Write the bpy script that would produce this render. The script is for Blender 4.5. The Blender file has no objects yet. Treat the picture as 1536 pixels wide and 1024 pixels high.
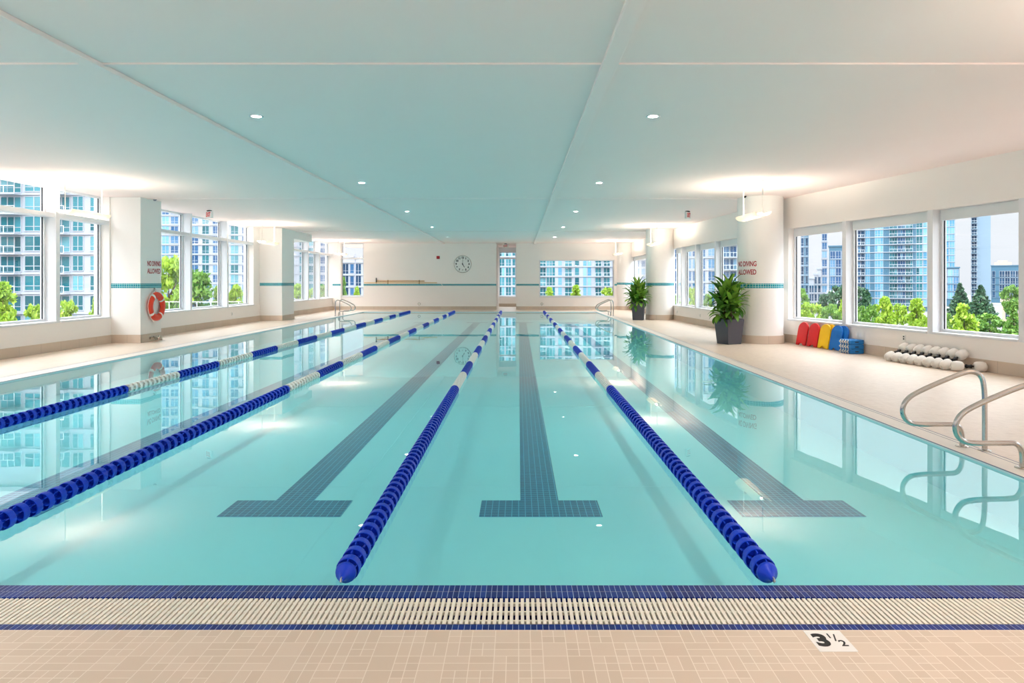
import bpy, math, random
from mathutils import Matrix, Vector
random.seed(7)
PI = math.pi
scene = bpy.context.scene
COL = scene.collection

# ------------------------------------------------------------------ camera constants
F = 990.0; VPX = 778.0; HOR = 422.5; CH = 1.5
CEIL = 3.58
def wx(px, d): return (px - VPX) * d / F
def wz(py, d): return CH + (HOR - py) * d / F

# ------------------------------------------------------------------ node helpers
def lin(r, g, b):
    f = lambda c: (c/255/12.92) if c/255 <= .04045 else ((c/255+.055)/1.055)**2.4
    return (f(r), f(g), f(b), 1)

class NT:
    def __init__(s, m):
        m.use_nodes = True
        s.t = m.node_tree; s.t.nodes.clear()
        s.out = s.t.nodes.new('ShaderNodeOutputMaterial')
    def n(s, typ, **kw):
        nd = s.t.nodes.new(typ)
        for k, v in kw.items(): setattr(nd, k, v)
        return nd
    def l(s, a, b): s.t.links.new(a, b)
    def val(s, sock, v):
        if hasattr(v, 'is_output') or isinstance(v, bpy.types.NodeSocket): s.l(v, sock)
        else: sock.default_value = v
    def math(s, op, a, b=None, c=None):
        nd = s.n('ShaderNodeMath', operation=op)
        s.val(nd.inputs[0], a)
        if b is not None: s.val(nd.inputs[1], b)
        if c is not None: s.val(nd.inputs[2], c)
        return nd.outputs[0]
    def mix(s, fac, a, b):
        nd = s.n('ShaderNodeMix', data_type='RGBA')
        s.val(nd.inputs[0], fac); s.val(nd.inputs[6], a); s.val(nd.inputs[7], b)
        return nd.outputs[2]
    def pos(s):
        g = s.n('ShaderNodeNewGeometry'); x = s.n('ShaderNodeSeparateXYZ')
        s.l(g.outputs['Position'], x.inputs[0]); return x.outputs
    def princ(s, base, rough=.5, metal=0., spec=.5, **kw):
        p = s.n('ShaderNodeBsdfPrincipled')
        s.val(p.inputs['Base Color'], base); s.val(p.inputs['Roughness'], rough)
        p.inputs['Metallic'].default_value = metal
        p.inputs['Specular IOR Level'].default_value = spec
        for k, v in kw.items(): s.val(p.inputs[k], v)
        s.l(p.outputs[0], s.out.inputs[0]); return p

M = {}
def mat(name, base, rough=.5, metal=0., spec=.5, noise=0., nscale=8., bump=0.):
    m = bpy.data.materials.new(name); t = NT(m)
    col = base
    p = None
    if noise or bump:
        nz = t.n('ShaderNodeTexNoise'); nz.inputs['Scale'].default_value = nscale; nz.inputs['Detail'].default_value = 4
        tc = t.n('ShaderNodeNewGeometry'); t.l(tc.outputs['Position'], nz.inputs['Vector'])
        if noise:
            dark = tuple(c*(1-noise) for c in base[:3]) + (1,)
            col = t.mix(nz.outputs[0], dark, base)
        p = t.princ(col, rough, metal, spec)
        if bump:
            b = t.n('ShaderNodeBump'); b.inputs['Strength'].default_value = bump; b.inputs['Distance'].default_value = .002
            t.l(nz.outputs[0], b.inputs['Height']); t.l(b.outputs[0], p.inputs['Normal'])
    else:
        p = t.princ(col, rough, metal, spec)
    M[name] = m; return m

mat('ceiling_paint', lin(252, 235, 230), .9, spec=.1, noise=.02, nscale=1.5)
mat('wall_paint', lin(245, 240, 235), .8, spec=.2, noise=.02, nscale=2)
mat('column_paint', lin(240, 238, 234), .75, spec=.2, noise=.02, nscale=2)
mat('white_frame', lin(226, 228, 231), .4, noise=.01)
mat('dark_gasket', lin(35, 40, 50), .6)
mat('blind_fabric', lin(222, 226, 228), .8, noise=.03, nscale=40)
mat('steel', lin(200, 196, 190), .2, metal=1., noise=.05, nscale=30)
mat('white_plastic', lin(240, 238, 232), .4, noise=.02)
mat('foam_white', lin(238, 232, 224), .8, spec=.2, noise=.1, nscale=60, bump=.4)
mat('black_rubber', lin(22, 20, 20), .6, noise=.1)
mat('rope_blue', lin(10, 60, 205), .42, spec=.3, noise=.1, nscale=5)
mat('rope_white', lin(250, 249, 244), .35, noise=.04, nscale=5)
mat('rope_cable', lin(120, 125, 130), .4, metal=.8, noise=.05)
mat('buoy_red', lin(232, 62, 28), .4, noise=.05)
mat('buoy_white', lin(240, 235, 230), .6, noise=.04)
mat('sign_white', lin(238, 236, 232), .5, noise=.02)
mat('sign_red', lin(170, 22, 40), .5, noise=.05)
mat('exit_red', lin(225, 40, 35), .5, noise=.04)
mat('ink_black', lin(28, 24, 22), .6, noise=.1)
mat('kick_red', lin(222, 12, 22), .5, noise=.06)
mat('kick_yellow', lin(255, 205, 0), .5, noise=.04)
mat('kick_blue', lin(0, 112, 205), .5, noise=.06)
mat('block_blue', lin(20, 120, 195), .6, noise=.1, nscale=20)
mat('pot_grey', lin(74, 74, 82), .45, noise=.12, nscale=6)
mat('soil', lin(60, 45, 35), .95, noise=.4, nscale=40)
mat('cane', lin(120, 100, 70), .8, noise=.3, nscale=30)
mat('pole_yellow', lin(225, 180, 90), .5, noise=.08)
mat('pole_orange', lin(205, 150, 50), .5, noise=.08)
mat('alarm_red', lin(150, 20, 20), .5, noise=.05)
mat('asphalt', lin(124, 124, 122), .95, noise=.15, nscale=.3)
mat('gutter_dark', lin(20, 18, 16), .9, noise=.3, nscale=20)
mat('grate_plastic', lin(236, 231, 218), .5, noise=.06, nscale=25)
mat('plaster', lin(222, 240, 243), .8, spec=.2, noise=.05, nscale=1.2)
mat('coping', lin(228, 220, 210), .5, noise=.05, nscale=12)
mat('slot_line', lin(120, 120, 140), .6, noise=.1)
mat('facade_white', lin(172, 177, 186), .8, noise=.06, nscale=.2)
mat('facade_glass', lin(74, 116, 140), .3, noise=.1, nscale=.1)
mat('facade_grey', lin(150, 152, 162), .8, noise=.06, nscale=.2)
mat('facade_beige', lin(200, 176, 156), .85, noise=.06, nscale=.2)
mat('facade_pale', lin(134, 156, 174), .35, noise=.08, nscale=.1)
mat('bark', lin(92, 76, 62), .9, noise=.3, nscale=6)
mat('rope_hook', lin(190, 192, 198), .25, metal=1., noise=.03)

def tile_mat(name, c1, c2, grout, px, py, pz, w=.08, rough=.25, axes='xy', var=.5, spec=.5):
    """regular tiles in world space; axes picks the two world axes that run along the surface"""
    m = bpy.data.materials.new(name); t = NT(m)
    P = t.pos(); idx = {'x': 0, 'y': 1, 'z': 2}
    sx = {'x': px, 'y': py, 'z': pz}
    mask = None; cell = t.n('ShaderNodeCombineXYZ')
    for k, a in enumerate(axes):
        u = t.math('DIVIDE', P[idx[a]], sx[a])
        t.l(t.math('FLOOR', u), cell.inputs[k])
        fr = t.math('FRACT', u)
        e = t.math('MINIMUM', fr, t.math('SUBTRACT', 1., fr))
        e = t.math('MULTIPLY', e, sx[a])
        mask = e if mask is None else t.math('MINIMUM', mask, e)
    wn = t.n('ShaderNodeTexWhiteNoise'); t.l(cell.outputs[0], wn.inputs['Vector'])
    col = t.mix(t.math('MULTIPLY', wn.outputs[0], var), c1, c2)
    g = t.math('LESS_THAN', mask, w)
    col = t.mix(g, col, grout)
    t.princ(col, rough, spec=spec)
    M[name] = m; return m

tile_mat('lane_tile', lin(0, 54, 112), lin(4, 92, 148), lin(120, 190, 215), .0555, .0555, 1, w=.0026, rough=.3)
tile_mat('stripe_tile_x', lin(18, 128, 140), lin(40, 165, 175), lin(190, 225, 228), .055, 1, .0575, w=.003, axes='xz')
tile_mat('stripe_tile_y', lin(18, 128, 140), lin(40, 165, 175), lin(190, 225, 228), 1, .055, .0575, w=.003, axes='yz')
tile_mat('rim_tile', lin(4, 26, 100), lin(12, 62, 160), lin(190, 202, 226), .0262, 10, 1, w=.0009, rough=.3, spec=.2, axes='xy')
tile_mat('base_tile_x', lin(203, 186, 168), lin(216, 200, 182), lin(180, 165, 150), .6, 1, 10, w=.004, axes='xz', rough=.5)
tile_mat('base_tile_y', lin(203, 186, 168), lin(216, 200, 182), lin(180, 165, 150), 1, .6, 10, w=.004, axes='yz', rough=.5)

def deck_material():
    m = bpy.data.materials.new('deck_mosaic'); t = NT(m)
    P = t.pos(); S = .098
    fx = []; ids = []
    us = []
    for a in (0, 1):
        u = t.math('DIVIDE', P[a], S); us.append(u)
    c = t.n('ShaderNodeCombineXYZ')
    t.l(t.math('FLOOR', us[0]), c.inputs[0]); t.l(t.math('FLOOR', us[1]), c.inputs[1])
    wn = t.n('ShaderNodeTexWhiteNoise'); t.l(c.outputs[0], wn.inputs['Vector'])
    sep = t.n('ShaderNodeSeparateColor'); t.l(wn.outputs['Color'], sep.inputs[0])
    mask = None; cell = t.n('ShaderNodeCombineXYZ')
    for k in (0, 1):
        split = t.math('GREATER_THAN', sep.outputs[k], .38)            # this big cell is halved along axis k
        mult = t.math('ADD', 1., split)
        fr0 = t.math('FRACT', us[k])
        s2 = t.math('MULTIPLY', fr0, mult)
        fr = t.math('FRACT', s2)
        t.l(t.math('ADD', t.math('MULTIPLY', t.math('FLOOR', us[k]), 2.), t.math('FLOOR', s2)), cell.inputs[k])
        e = t.math('MINIMUM', fr, t.math('SUBTRACT', 1., fr))
        e = t.math('DIVIDE', t.math('MULTIPLY', e, S), mult)
        mask = e if mask is None else t.math('MINIMUM', mask, e)
    w2 = t.n('ShaderNodeTexWhiteNoise'); t.l(cell.outputs[0], w2.inputs['Vector'])
    col = t.mix(w2.outputs[0], lin(206, 187, 167), lin(216, 198, 179))
    nz = t.n('ShaderNodeTexNoise'); nz.inputs['Scale'].default_value = 1.3; nz.inputs['Detail'].default_value = 5
    g = t.n('ShaderNodeNewGeometry'); t.l(g.outputs['Position'], nz.inputs['Vector'])
    col = t.mix(t.math('MULTIPLY', nz.outputs[0], .35), col, lin(222, 208, 192))
    gm = t.math('LESS_THAN', mask, .0016)
    col = t.mix(gm, col, lin(236, 224, 210))
    p = t.princ(col, .38, spec=.4)
    b = t.n('ShaderNodeBump'); b.inputs['Strength'].default_value = .15; b.inputs['Distance'].default_value = .001
    t.l(t.math('SUBTRACT', 1., gm), b.inputs['Height']); t.l(b.outputs[0], p.inputs['Normal'])
    M['deck_mosaic'] = m
deck_material()

def clear_mat(name, ior, tint, bump=0., rough=0.):
    """clear sheet: Fresnel-weighted mirror over tinted transmission, the same from both sides"""
    m = bpy.data.materials.new(name); t = NT(m)
    g = t.n('ShaderNodeNewGeometry')
    i = t.math('ADD', t.math('MULTIPLY', g.outputs['Backfacing'], 1/ior - ior), ior)
    fr = t.n('ShaderNodeFresnel'); t.l(i, fr.inputs['IOR'])
    tr = t.n('ShaderNodeBsdfTransparent'); tr.inputs[0].default_value = tint
    gl = t.n('ShaderNodeBsdfGlossy'); gl.inputs['Roughness'].default_value = rough
    gl.inputs['Color'].default_value = (1, 1, 1, 1)
    mx = t.n('ShaderNodeMixShader'); t.l(fr.outputs[0], mx.inputs[0]); t.l(tr.outputs[0], mx.inputs[1]); t.l(gl.outputs[0], mx.inputs[2])
    if bump:
        nz = t.n('ShaderNodeTexNoise'); nz.inputs['Scale'].default_value = 1.6; nz.inputs['Detail'].default_value = 1.5
        t.l(g.outputs['Position'], nz.inputs['Vector'])
        b = t.n('ShaderNodeBump'); b.inputs['Strength'].default_value = 1.; b.inputs['Distance'].default_value = bump
        t.l(nz.outputs[0], b.inputs['Height']); t.l(b.outputs[0], gl.inputs['Normal'])
    t.l(mx.outputs[0], t.out.inputs[0]); M[name] = m
clear_mat('window_glass', 1.25, (.97, .985, .985, 1))
clear_mat('pool_water', 1.333, (.575, .975, 1, 1), bump=.0006)

clear_mat('rail_glass', 1.4, (.72, .84, .86, 1))
def emit(name, col, s):
    m = bpy.data.materials.new(name); t = NT(m)
    e = t.n('ShaderNodeEmission'); e.inputs[0].default_value = col; e.inputs[1].default_value = s
    t.l(e.outputs[0], t.out.inputs[0]); M[name] = m
def opal(name, col):
    m = bpy.data.materials.new(name); t = NT(m)
    p = t.princ(col, .45); tl = t.n('ShaderNodeBsdfTranslucent'); tl.inputs[0].default_value = col
    mx = t.n('ShaderNodeMixShader'); mx.inputs[0].default_value = .35
    t.l(p.outputs[0], mx.inputs[1]); t.l(tl.outputs[0], mx.inputs[2]); t.l(mx.outputs[0], t.out.inputs[0]); M[name] = m
opal('opal_shade', lin(246, 240, 230))
emit('downlight_lens', (1, .92, .84, 1), 660)
emit('uplight_tube', (1, .88, .74, 1), 72)

def glass_facade(name, stops, rough=.12):
    m = bpy.data.materials.new(name); t = NT(m)
    oi = t.n('ShaderNodeObjectInfo'); g = t.n('ShaderNodeNewGeometry')
    r = t.math('FRACT', t.math('ADD', oi.outputs['Random'], g.outputs['Random Per Island']))
    cr = t.n('ShaderNodeValToRGB'); t.l(r, cr.inputs[0])
    el = cr.color_ramp.elements
    el[0].position = 0; el[0].color = stops[0]; el[1].position = 1; el[1].color = stops[-1]
    for k, s in enumerate(stops[1:-1]):
        e = el.new((k+1)/(len(stops)-1)); e.color = s
    t.princ(cr.outputs[0], rough, spec=.4); M[name] = m
glass_facade('glass_teal', [lin(16, 78, 90), lin(36, 112, 124), lin(70, 142, 156), lin(24, 92, 104), lin(110, 170, 182)])
glass_facade('glass_blue', [lin(24, 68, 112), lin(52, 100, 142), lin(38, 84, 130), lin(84, 132, 170), lin(124, 164, 188)])
glass_facade('glass_dark', [lin(14, 44, 70), lin(24, 60, 90), lin(40, 80, 112), lin(18, 52, 80)])
glass_facade('glass_pale', [lin(92, 150, 178), lin(118, 172, 194), lin(76, 136, 168), lin(140, 186, 204)])

def leaf_mat(name, a, b, c, trans=.3):
    m = bpy.data.materials.new(name); t = NT(m)
    g = t.n('ShaderNodeNewGeometry')
    cr = t.n('ShaderNodeValToRGB'); t.l(g.outputs['Random Per Island'], cr.inputs[0])
    el = cr.color_ramp.elements; el[0].color = a; el[1].color = c
    e = el.new(.5); e.color = b
    p = t.princ(cr.outputs[0], .45, spec=.35)
    tl = t.n('ShaderNodeBsdfTranslucent'); t.l(cr.outputs[0], tl.inputs[0])
    mx = t.n('ShaderNodeMixShader'); mx.inputs[0].default_value = trans
    t.l(p.outputs[0], mx.inputs[1]); t.l(tl.outputs[0], mx.inputs[2]); t.l(mx.outputs[0], t.out.inputs[0]); M[name] = m
leaf_mat('leaf_lime', lin(112, 148, 34), lin(146, 180, 52), lin(182, 204, 82), .3)
leaf_mat('leaf_mid', lin(72, 116, 44), lin(102, 146, 58), lin(138, 174, 84), .25)
leaf_mat('leaf_dark', lin(36, 74, 54), lin(58, 96, 68), lin(86, 122, 84), .15)
leaf_mat('leaf_plant', lin(56, 104, 26), lin(90, 144, 42), lin(140, 180, 70), .25)

# ------------------------------------------------------------------ mesh builder
class MB:
    def __init__(s, T=None): s.v = []; s.f = []; s.T = T
    def add(s, vs, fs):
        b = len(s.v)
        for p in vs:
            p = Vector(p); s.v.append(s.T @ p if s.T else p)
        s.f += [tuple(b+i for i in q) for q in fs]; return s
    def box(s, x0, x1, y0, y1, z0, z1):
        if x0 > x1: x0, x1 = x1, x0
        if y0 > y1: y0, y1 = y1, y0
        if z0 > z1: z0, z1 = z1, z0
        return s.add([(x0,y0,z0),(x1,y0,z0),(x1,y1,z0),(x0,y1,z0),(x0,y0,z1),(x1,y0,z1),(x1,y1,z1),(x0,y1,z1)],
                     [(0,3,2,1),(4,5,6,7),(0,1,5,4),(1,2,6,5),(2,3,7,6),(3,0,4,7)])
    def prism(s, pts, z0, z1):
        n = len(pts)
        return s.add([(x,y,z0) for x,y in pts]+[(x,y,z1) for x,y in pts],
                     [tuple(range(n-1,-1,-1)), tuple(range(n,2*n))]+[(i,(i+1)%n,n+(i+1)%n,n+i) for i in range(n)])
    def frustum(s, cx, cy, z0, z1, a0, a1, rot=0, n=4):
        vs = []
        for z, a in ((z0,a0),(z1,a1)):
            for k in range(n):
                t = rot + (k+.5)*2*PI/n
                vs.append((cx+a*math.cos(t), cy+a*math.sin(t), z))
        return s.add(vs, [tuple(range(n-1,-1,-1)), tuple(range(n,2*n))]+[(i,(i+1)%n,n+(i+1)%n,n+i) for i in range(n)])
    def tube(s, path, r, n=10, closed=False):
        P = [Vector(p) for p in path]; m = len(P); vs = []; fs = []
        up = None
        for i, p in enumerate(P):
            a = P[(i-1) % m] if (closed or i > 0) else P[i]
            b = P[(i+1) % m] if (closed or i < m-1) else P[i]
            t = (b-a).normalized()
            if up is None:
                up = t.orthogonal().normalized()
            up = (up - t*up.dot(t)).normalized(); w = t.cross(up)
            rr = r[i] if isinstance(r, (list, tuple)) else r
            for k in range(n):
                an = 2*PI*k/n; vs.append(p + up*math.cos(an)*rr + w*math.sin(an)*rr)
        for i in range(m if closed else m-1):
            j = (i+1) % m
            for k in range(n): fs.append((i*n+k, i*n+(k+1)%n, j*n+(k+1)%n, j*n+k))
        if not closed: fs += [tuple(range(n-1,-1,-1)), tuple(range((m-1)*n, m*n))]
        return s.add(vs, fs)
    def lathe(s, prof, n=24, c=(0,0,0), axis='z', closed=False, a0=0., a1=2*PI):
        full = abs(a1-a0-2*PI) < 1e-6; N = n if full else n+1
        vs = []; fs = []; m = len(prof)
        for k in range(N):
            a = a0+(a1-a0)*k/n; ca, sa = math.cos(a), math.sin(a)
            for r, h in prof:
                p = {'z': (r*ca, r*sa, h), 'y': (r*ca, h, r*sa), 'x': (h, r*ca, r*sa)}[axis]
                vs.append((p[0]+c[0], p[1]+c[1], p[2]+c[2]))
        mm = m if closed else m-1
        for k in range(n):
            k2 = (k+1) % N
            for i in range(mm):
                j = (i+1) % m
                fs.append((k*m+i, k2*m+i, k2*m+j, k*m+j))
        if not full and closed: fs += [tuple(range(m-1,-1,-1)), tuple(range(n*m, n*m+m))]
        return s.add(vs, fs)
    def mesh(s, name, mt, smooth=False):
        me = bpy.data.meshes.new(name); me.from_pydata([tuple(p) for p in s.v], [], s.f)
        me.materials.append(M[mt] if isinstance(mt, str) else mt)
        import bmesh
        bm = bmesh.new(); bm.from_mesh(me); bmesh.ops.recalc_face_normals(bm, faces=bm.faces)
        bm.to_mesh(me); bm.free()
        if smooth:
            for p in me.polygons: p.use_smooth = True
        me.update(); return me
    def build(s, name, mt, parent=None, smooth=False, bevel=0., auto=False):
        return link(name, s.mesh(name, mt, smooth or auto), parent, bevel, auto)

def link(name, me, parent=None, bevel=0., auto=False):
    o = bpy.data.objects.new(name, me); COL.objects.link(o)
    if parent: o.parent = parent
    if bevel:
        b = o.modifiers.new('b', 'BEVEL'); b.width = bevel; b.segments = 2; b.limit_method = 'ANGLE'; b.angle_limit = .6
    if auto:
        try:
            me.set_sharp_from_angle(angle=.7)
        except Exception: pass
    return o

def tag(o, label, cat, group=None, kind=None):
    o['label'] = label; o['category'] = cat
    if group: o['group'] = group
    if kind: o['kind'] = kind
    return o
def thing(name, loc, label, cat, group=None, kind=None, rz=0):
    o = bpy.data.objects.new(name, None); COL.objects.link(o); o.location = loc; o.rotation_euler = (0, 0, rz)
    o.empty_display_size = .1
    return tag(o, label, cat, group, kind)
def struct(name, mb, mt, label, cat, smooth=False, bevel=0., auto=False):
    return tag(mb.build(name, mt, None, smooth, bevel, auto), label, cat, kind='structure')
def sthing(name, label, cat, loc=(0,0,0)):
    return thing(name, loc, label, cat, kind='structure')
def copy_tree(o, parent=None):
    c = o.copy(); COL.objects.link(c)
    if parent: c.parent = parent
    for ch in list(o.children): copy_tree(ch, c)
    return c

FONT_CACHE = {}
def text_mesh(txt, size, mt, ext=.002, bold=0., align='CENTER'):
    cu = bpy.data.curves.new('lettering', 'FONT'); cu.body = txt; cu.size = size; cu.extrude = ext; cu.offset = bold
    cu.align_x = align; cu.align_y = 'CENTER'
    o = bpy.data.objects.new('lettering', cu); COL.objects.link(o)
    bpy.context.view_layer.update()
    me = bpy.data.meshes.new_from_object(o.evaluated_get(bpy.context.evaluated_depsgraph_get()))
    bpy.data.objects.remove(o); bpy.data.curves.remove(cu)
    me.materials.clear(); me.materials.append(M[mt]); return me

# ================================================================== THE ROOM
XL = -10.0                      # inner face of the lifebuoy-side wall
YF = 35.5                       # far wall
PX0, PX1, PY0, PY1 = -7.75, 3.87, 3.278, 33.0     # the pool
WZ = -.02

RP = [(6.02, 35.6), (6.12, 26.3), (6.65, 16.6), (7.94, 10.37), (9.23, 4.14), (10.3, -4.0)]
def wall_x(y):
    for (xa, ya), (xb, yb) in zip(RP, RP[1:]):
        if yb <= y <= ya: return xa + (xb-xa)*(ya-y)/(ya-yb)
    return RP[0][0]

# floor: deck all round the pool
f = MB()
f.prism([(-10.4, -4.35), (10.68, -4.35), (10.62, -4.0), (RP[4][0]+.32+.2, 2.845), (-10.4, 2.845)], -.3, 0)
f.box(-10.4, PX0-.4, 2.845, PY1+.3, -.3, 0)
f.prism([(PX1+.28, 2.845), (RP[4][0]+.52, 2.845), (RP[4][0]+.32, RP[4][1])] + [(x+.32, y) for x, y in reversed(RP[1:4])] + [(6.4, PY1+.3), (PX1+.28, PY1+.3)], -.3, 0)
f.box(-10.4, 6.4, PY1+.3, 40.4, -.3, 0)
struct('floor', f, 'deck_mosaic', 'beige mosaic tiled deck running round the pool', 'floor')
HALL = [(-10.35, -4.3), (10.68, -4.3)] + [(x+.33, y) for x, y in reversed(RP[:-1])] + [(6.35, 40.6), (-10.35, 40.6)]
DLX = (-3.3, 1.69); DLY = (-2.6, 2.7, 8.3, 13.87, 19.5, 25.1, 30.7)      # recessed downlights sit in openings of the ceiling
c = MB()
c.box(-10.35, DLX[0]-.06, -4.3, 40.6, CEIL, CEIL+.25); c.box(DLX[0]+.06, DLX[1]-.06, -4.3, 40.6, CEIL, CEIL+.25)
c.prism([(DLX[1]+.06, -4.3)] + HALL[1:-1] + [(DLX[1]+.06, 40.6)], CEIL, CEIL+.25)
for dx in DLX:
    yy = [-4.3] + [v for d in DLY for v in (d-.06, d+.06)] + [40.6]
    for a, b_ in zip(yy[::2], yy[1::2]): c.box(dx-.06, dx+.06, a, b_, CEIL, CEIL+.25)
    for d in DLY: c.box(dx-.06, dx+.06, d-.06, d+.06, CEIL+.12, CEIL+.25)
struct('ceiling', c, 'ceiling_paint', 'flat white ceiling over the pool hall', 'ceiling')
n = 0
for x in (-4.03, .86):
    n += 1
    struct('trim_%d' % n, MB().box(x-.075, x+.075, -4, YF, CEIL-.05, CEIL), 'ceiling_paint',
           'long white ceiling batten running down the pool hall ' + ('over the second lane rope' if x < 0 else 'between the rows of downlights and planters'), 'trim', bevel=.008)
for y in (-3.8, 6.3, 16.5, 27.1):
    for xa, xb in ((-10.2, -4.105), (-3.955, .785), (.935, wall_x(y) + .05)):
        n += 1
        struct('trim_%d' % n, MB().box(xa, xb, y-.03, y+.03, CEIL-.016, CEIL), 'ceiling_paint',
               'thin white ceiling batten crossing the hall %.0f metres along' % (y+4), 'trim')

# pool basin and water
b = MB()
FZ = -.40
b.box(PX0-.2, PX1+.2, PY0-.2, PY1+.2, FZ-.2, FZ)
b.box(PX0-.4, PX0, PY0-.1, PY1+.3, FZ, -.004)
b.box(PX1, PX1+.28, PY0-.1, PY1+.3, FZ, -.004)
b.box(PX0, PX1, PY1, PY1+.3, FZ, -.004)
b.box(PX0-.2, PX1+.2, PY0-.02, PY0, FZ, -.05)
basin = struct('pool_basin', b, 'plaster', 'pale plaster swimming pool basin under the teal water', 'pool')
for i, x in enumerate((-6.62, -4.4, -1.94, .18, 2.31)):
    y0 = 5.33
    m = MB(); h = FZ+.004
    m.prism([(x-.5, y0), (x+.5, y0), (x+.5, y0+.40), (x+.165, y0+.40), (x+.165, PY1-2.45), (x+.5, PY1-2.45), (x+.5, PY1-2.05),
             (x-.5, PY1-2.05), (x-.5, PY1-2.45), (x-.165, PY1-2.45), (x-.165, y0+.40), (x-.5, y0+.40)], FZ+.0005, h)
    m.build('lane_marking', 'lane_tile', basin)['label'] = 'blue tiled T-ended lane line on the pool bottom'
w = MB(); w.add([(PX0, PY0, WZ), (PX1, PY0, WZ), (PX1, PY1, WZ), (PX0, PY1, WZ)], [(0, 1, 2, 3)])
struct('pool_water', w, 'pool_water', 'still clear teal water filling the swimming pool', 'water')

# copings
def coping(i, mb, what, slots):
    o = struct('trim_%d' % i, mb, 'coping', what, 'coping')
    for sl in slots: MB().box(*sl).build('slot', 'slot_line', o)
coping(20, MB().box(PX1, PX1+.28, 2.845, PY1, -.0035, -.0005), 'pale coping along the pool edge on the planter side',
       [(PX1+.275, PX1+.285, 2.9, PY1, -.01, .0005), (PX1+.225, PX1+.232, 2.9, PY1, -.01, .0005), (PX1-.001, PX1+.012, PY0, PY1, -.0036, .0004)])
coping(21, MB().box(PX0-.4, PX0, 2.845, PY1, -.0035, -.0005), 'pale coping along the pool edge on the lifebuoy side',
       [(PX0-.40, PX0-.39, 2.9, PY1, -.01, .0005), (PX0-.34, PX0-.333, 2.9, PY1, -.01, .0005), (PX0-.012, PX0+.001, PY0, PY1, -.0036, .0004)])
coping(22, MB().box(PX0-.4, PX1+.28, PY1, PY1+.3, -.0035, -.0005), 'pale coping along the far end of the pool', [(PX0, PX1, PY1-.001, PY1+.015, -.0036, .0004)])

# near gutter
struct('trim_23', MB().box(PX0, PX1, 3.139, 3.2, -.3, .0), 'rim_tile', 'row of dark blue tiles between the grate and the pool nosing', 'tile trim', bevel=.003)
struct('trim_24', MB().box(PX0, PX1, 3.2015, PY0, -.3, -.003), 'rim_tile', 'outer row of dark blue tiles at the water edge', 'tile trim', bevel=.008)
struct('trim_25', MB().box(PX0, PX1, 2.8455, 2.892, -.3, .0005), 'rim_tile', 'single row of blue tiles between the grate and the beige deck', 'tile trim', bevel=.002)
struct('trim_26', MB().box(PX0, PX1, 2.888, 3.14, -.3, -.14), 'gutter_dark', 'dark gutter channel under the overflow grate', 'gutter')
struct('trim_27', MB().box(PX0, PX1, 3.1995, 3.2018, -.3, -.0015), 'coping', 'thin grout joint between the two rows of dark blue tiles', 'tile trim')
gr = thing('gutter_grate', (0, 3.0, 0), 'long off-white slatted overflow grate between dark blue tile rows', 'grate')
g = MB(); x = PX0 + .01
while x < PX1 - .02:
    g.box(x, x+.0148, -.103, .131, -.018, -.001); x += .02468
g.build('slat_panel', 'grate_plastic', gr)
for y in (-.062, .018, .1):
    MB().box(PX0+.01, PX1-.01, y-.006, y+.006, -.022, -.0075).build('cross_rail', 'grate_plastic', gr)

# depth marker
tm = thing('depth_marker', (1.30, 2.757, 0), 'white tile with black 3 1/2 set in the deck beside the grate', 'depth marker')
MB().box(-.078, .078, -.08, .0795, -.002, .0016).build('tile', 'sign_white', tm)
def flat_text(txt, size, mt, parent, x, y, z, bold=0., sx=1., sy=1.):
    me = text_mesh(txt, size, mt, .0004, bold); o = link('digit', me, parent); o.location = (x, y, z); o.scale = (sx, sy, 1); return o
flat_text('3', .125, 'ink_black', tm, -.033, .0, .0022, .006, 1.0, 1.0)
flat_text('1', .05, 'ink_black', tm, .012, .035, .0022, .0005)
flat_text('/', .075, 'ink_black', tm, .031, .02, .0022, .0005)
flat_text('2', .062, 'ink_black', tm, .046, -.022, .0022, .001)

# ------------------------------------------------------------------ walls and windows
WIN = [0]
def seg_T(p, q):
    """frame of a wall run: u from p to q, n outward (left-hand side of the walk is the room), z up"""
    p = Vector((p[0], p[1], 0)); q = Vector((q[0], q[1], 0)); u = (q-p).normalized(); nrm = Vector((u.y, -u.x, 0))
    return Matrix(((u.x, nrm.x, 0, p.x), (u.y, nrm.y, 0, p.y), (0, 0, 1, 0), (0, 0, 0, 1))), (q-p).length

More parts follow.
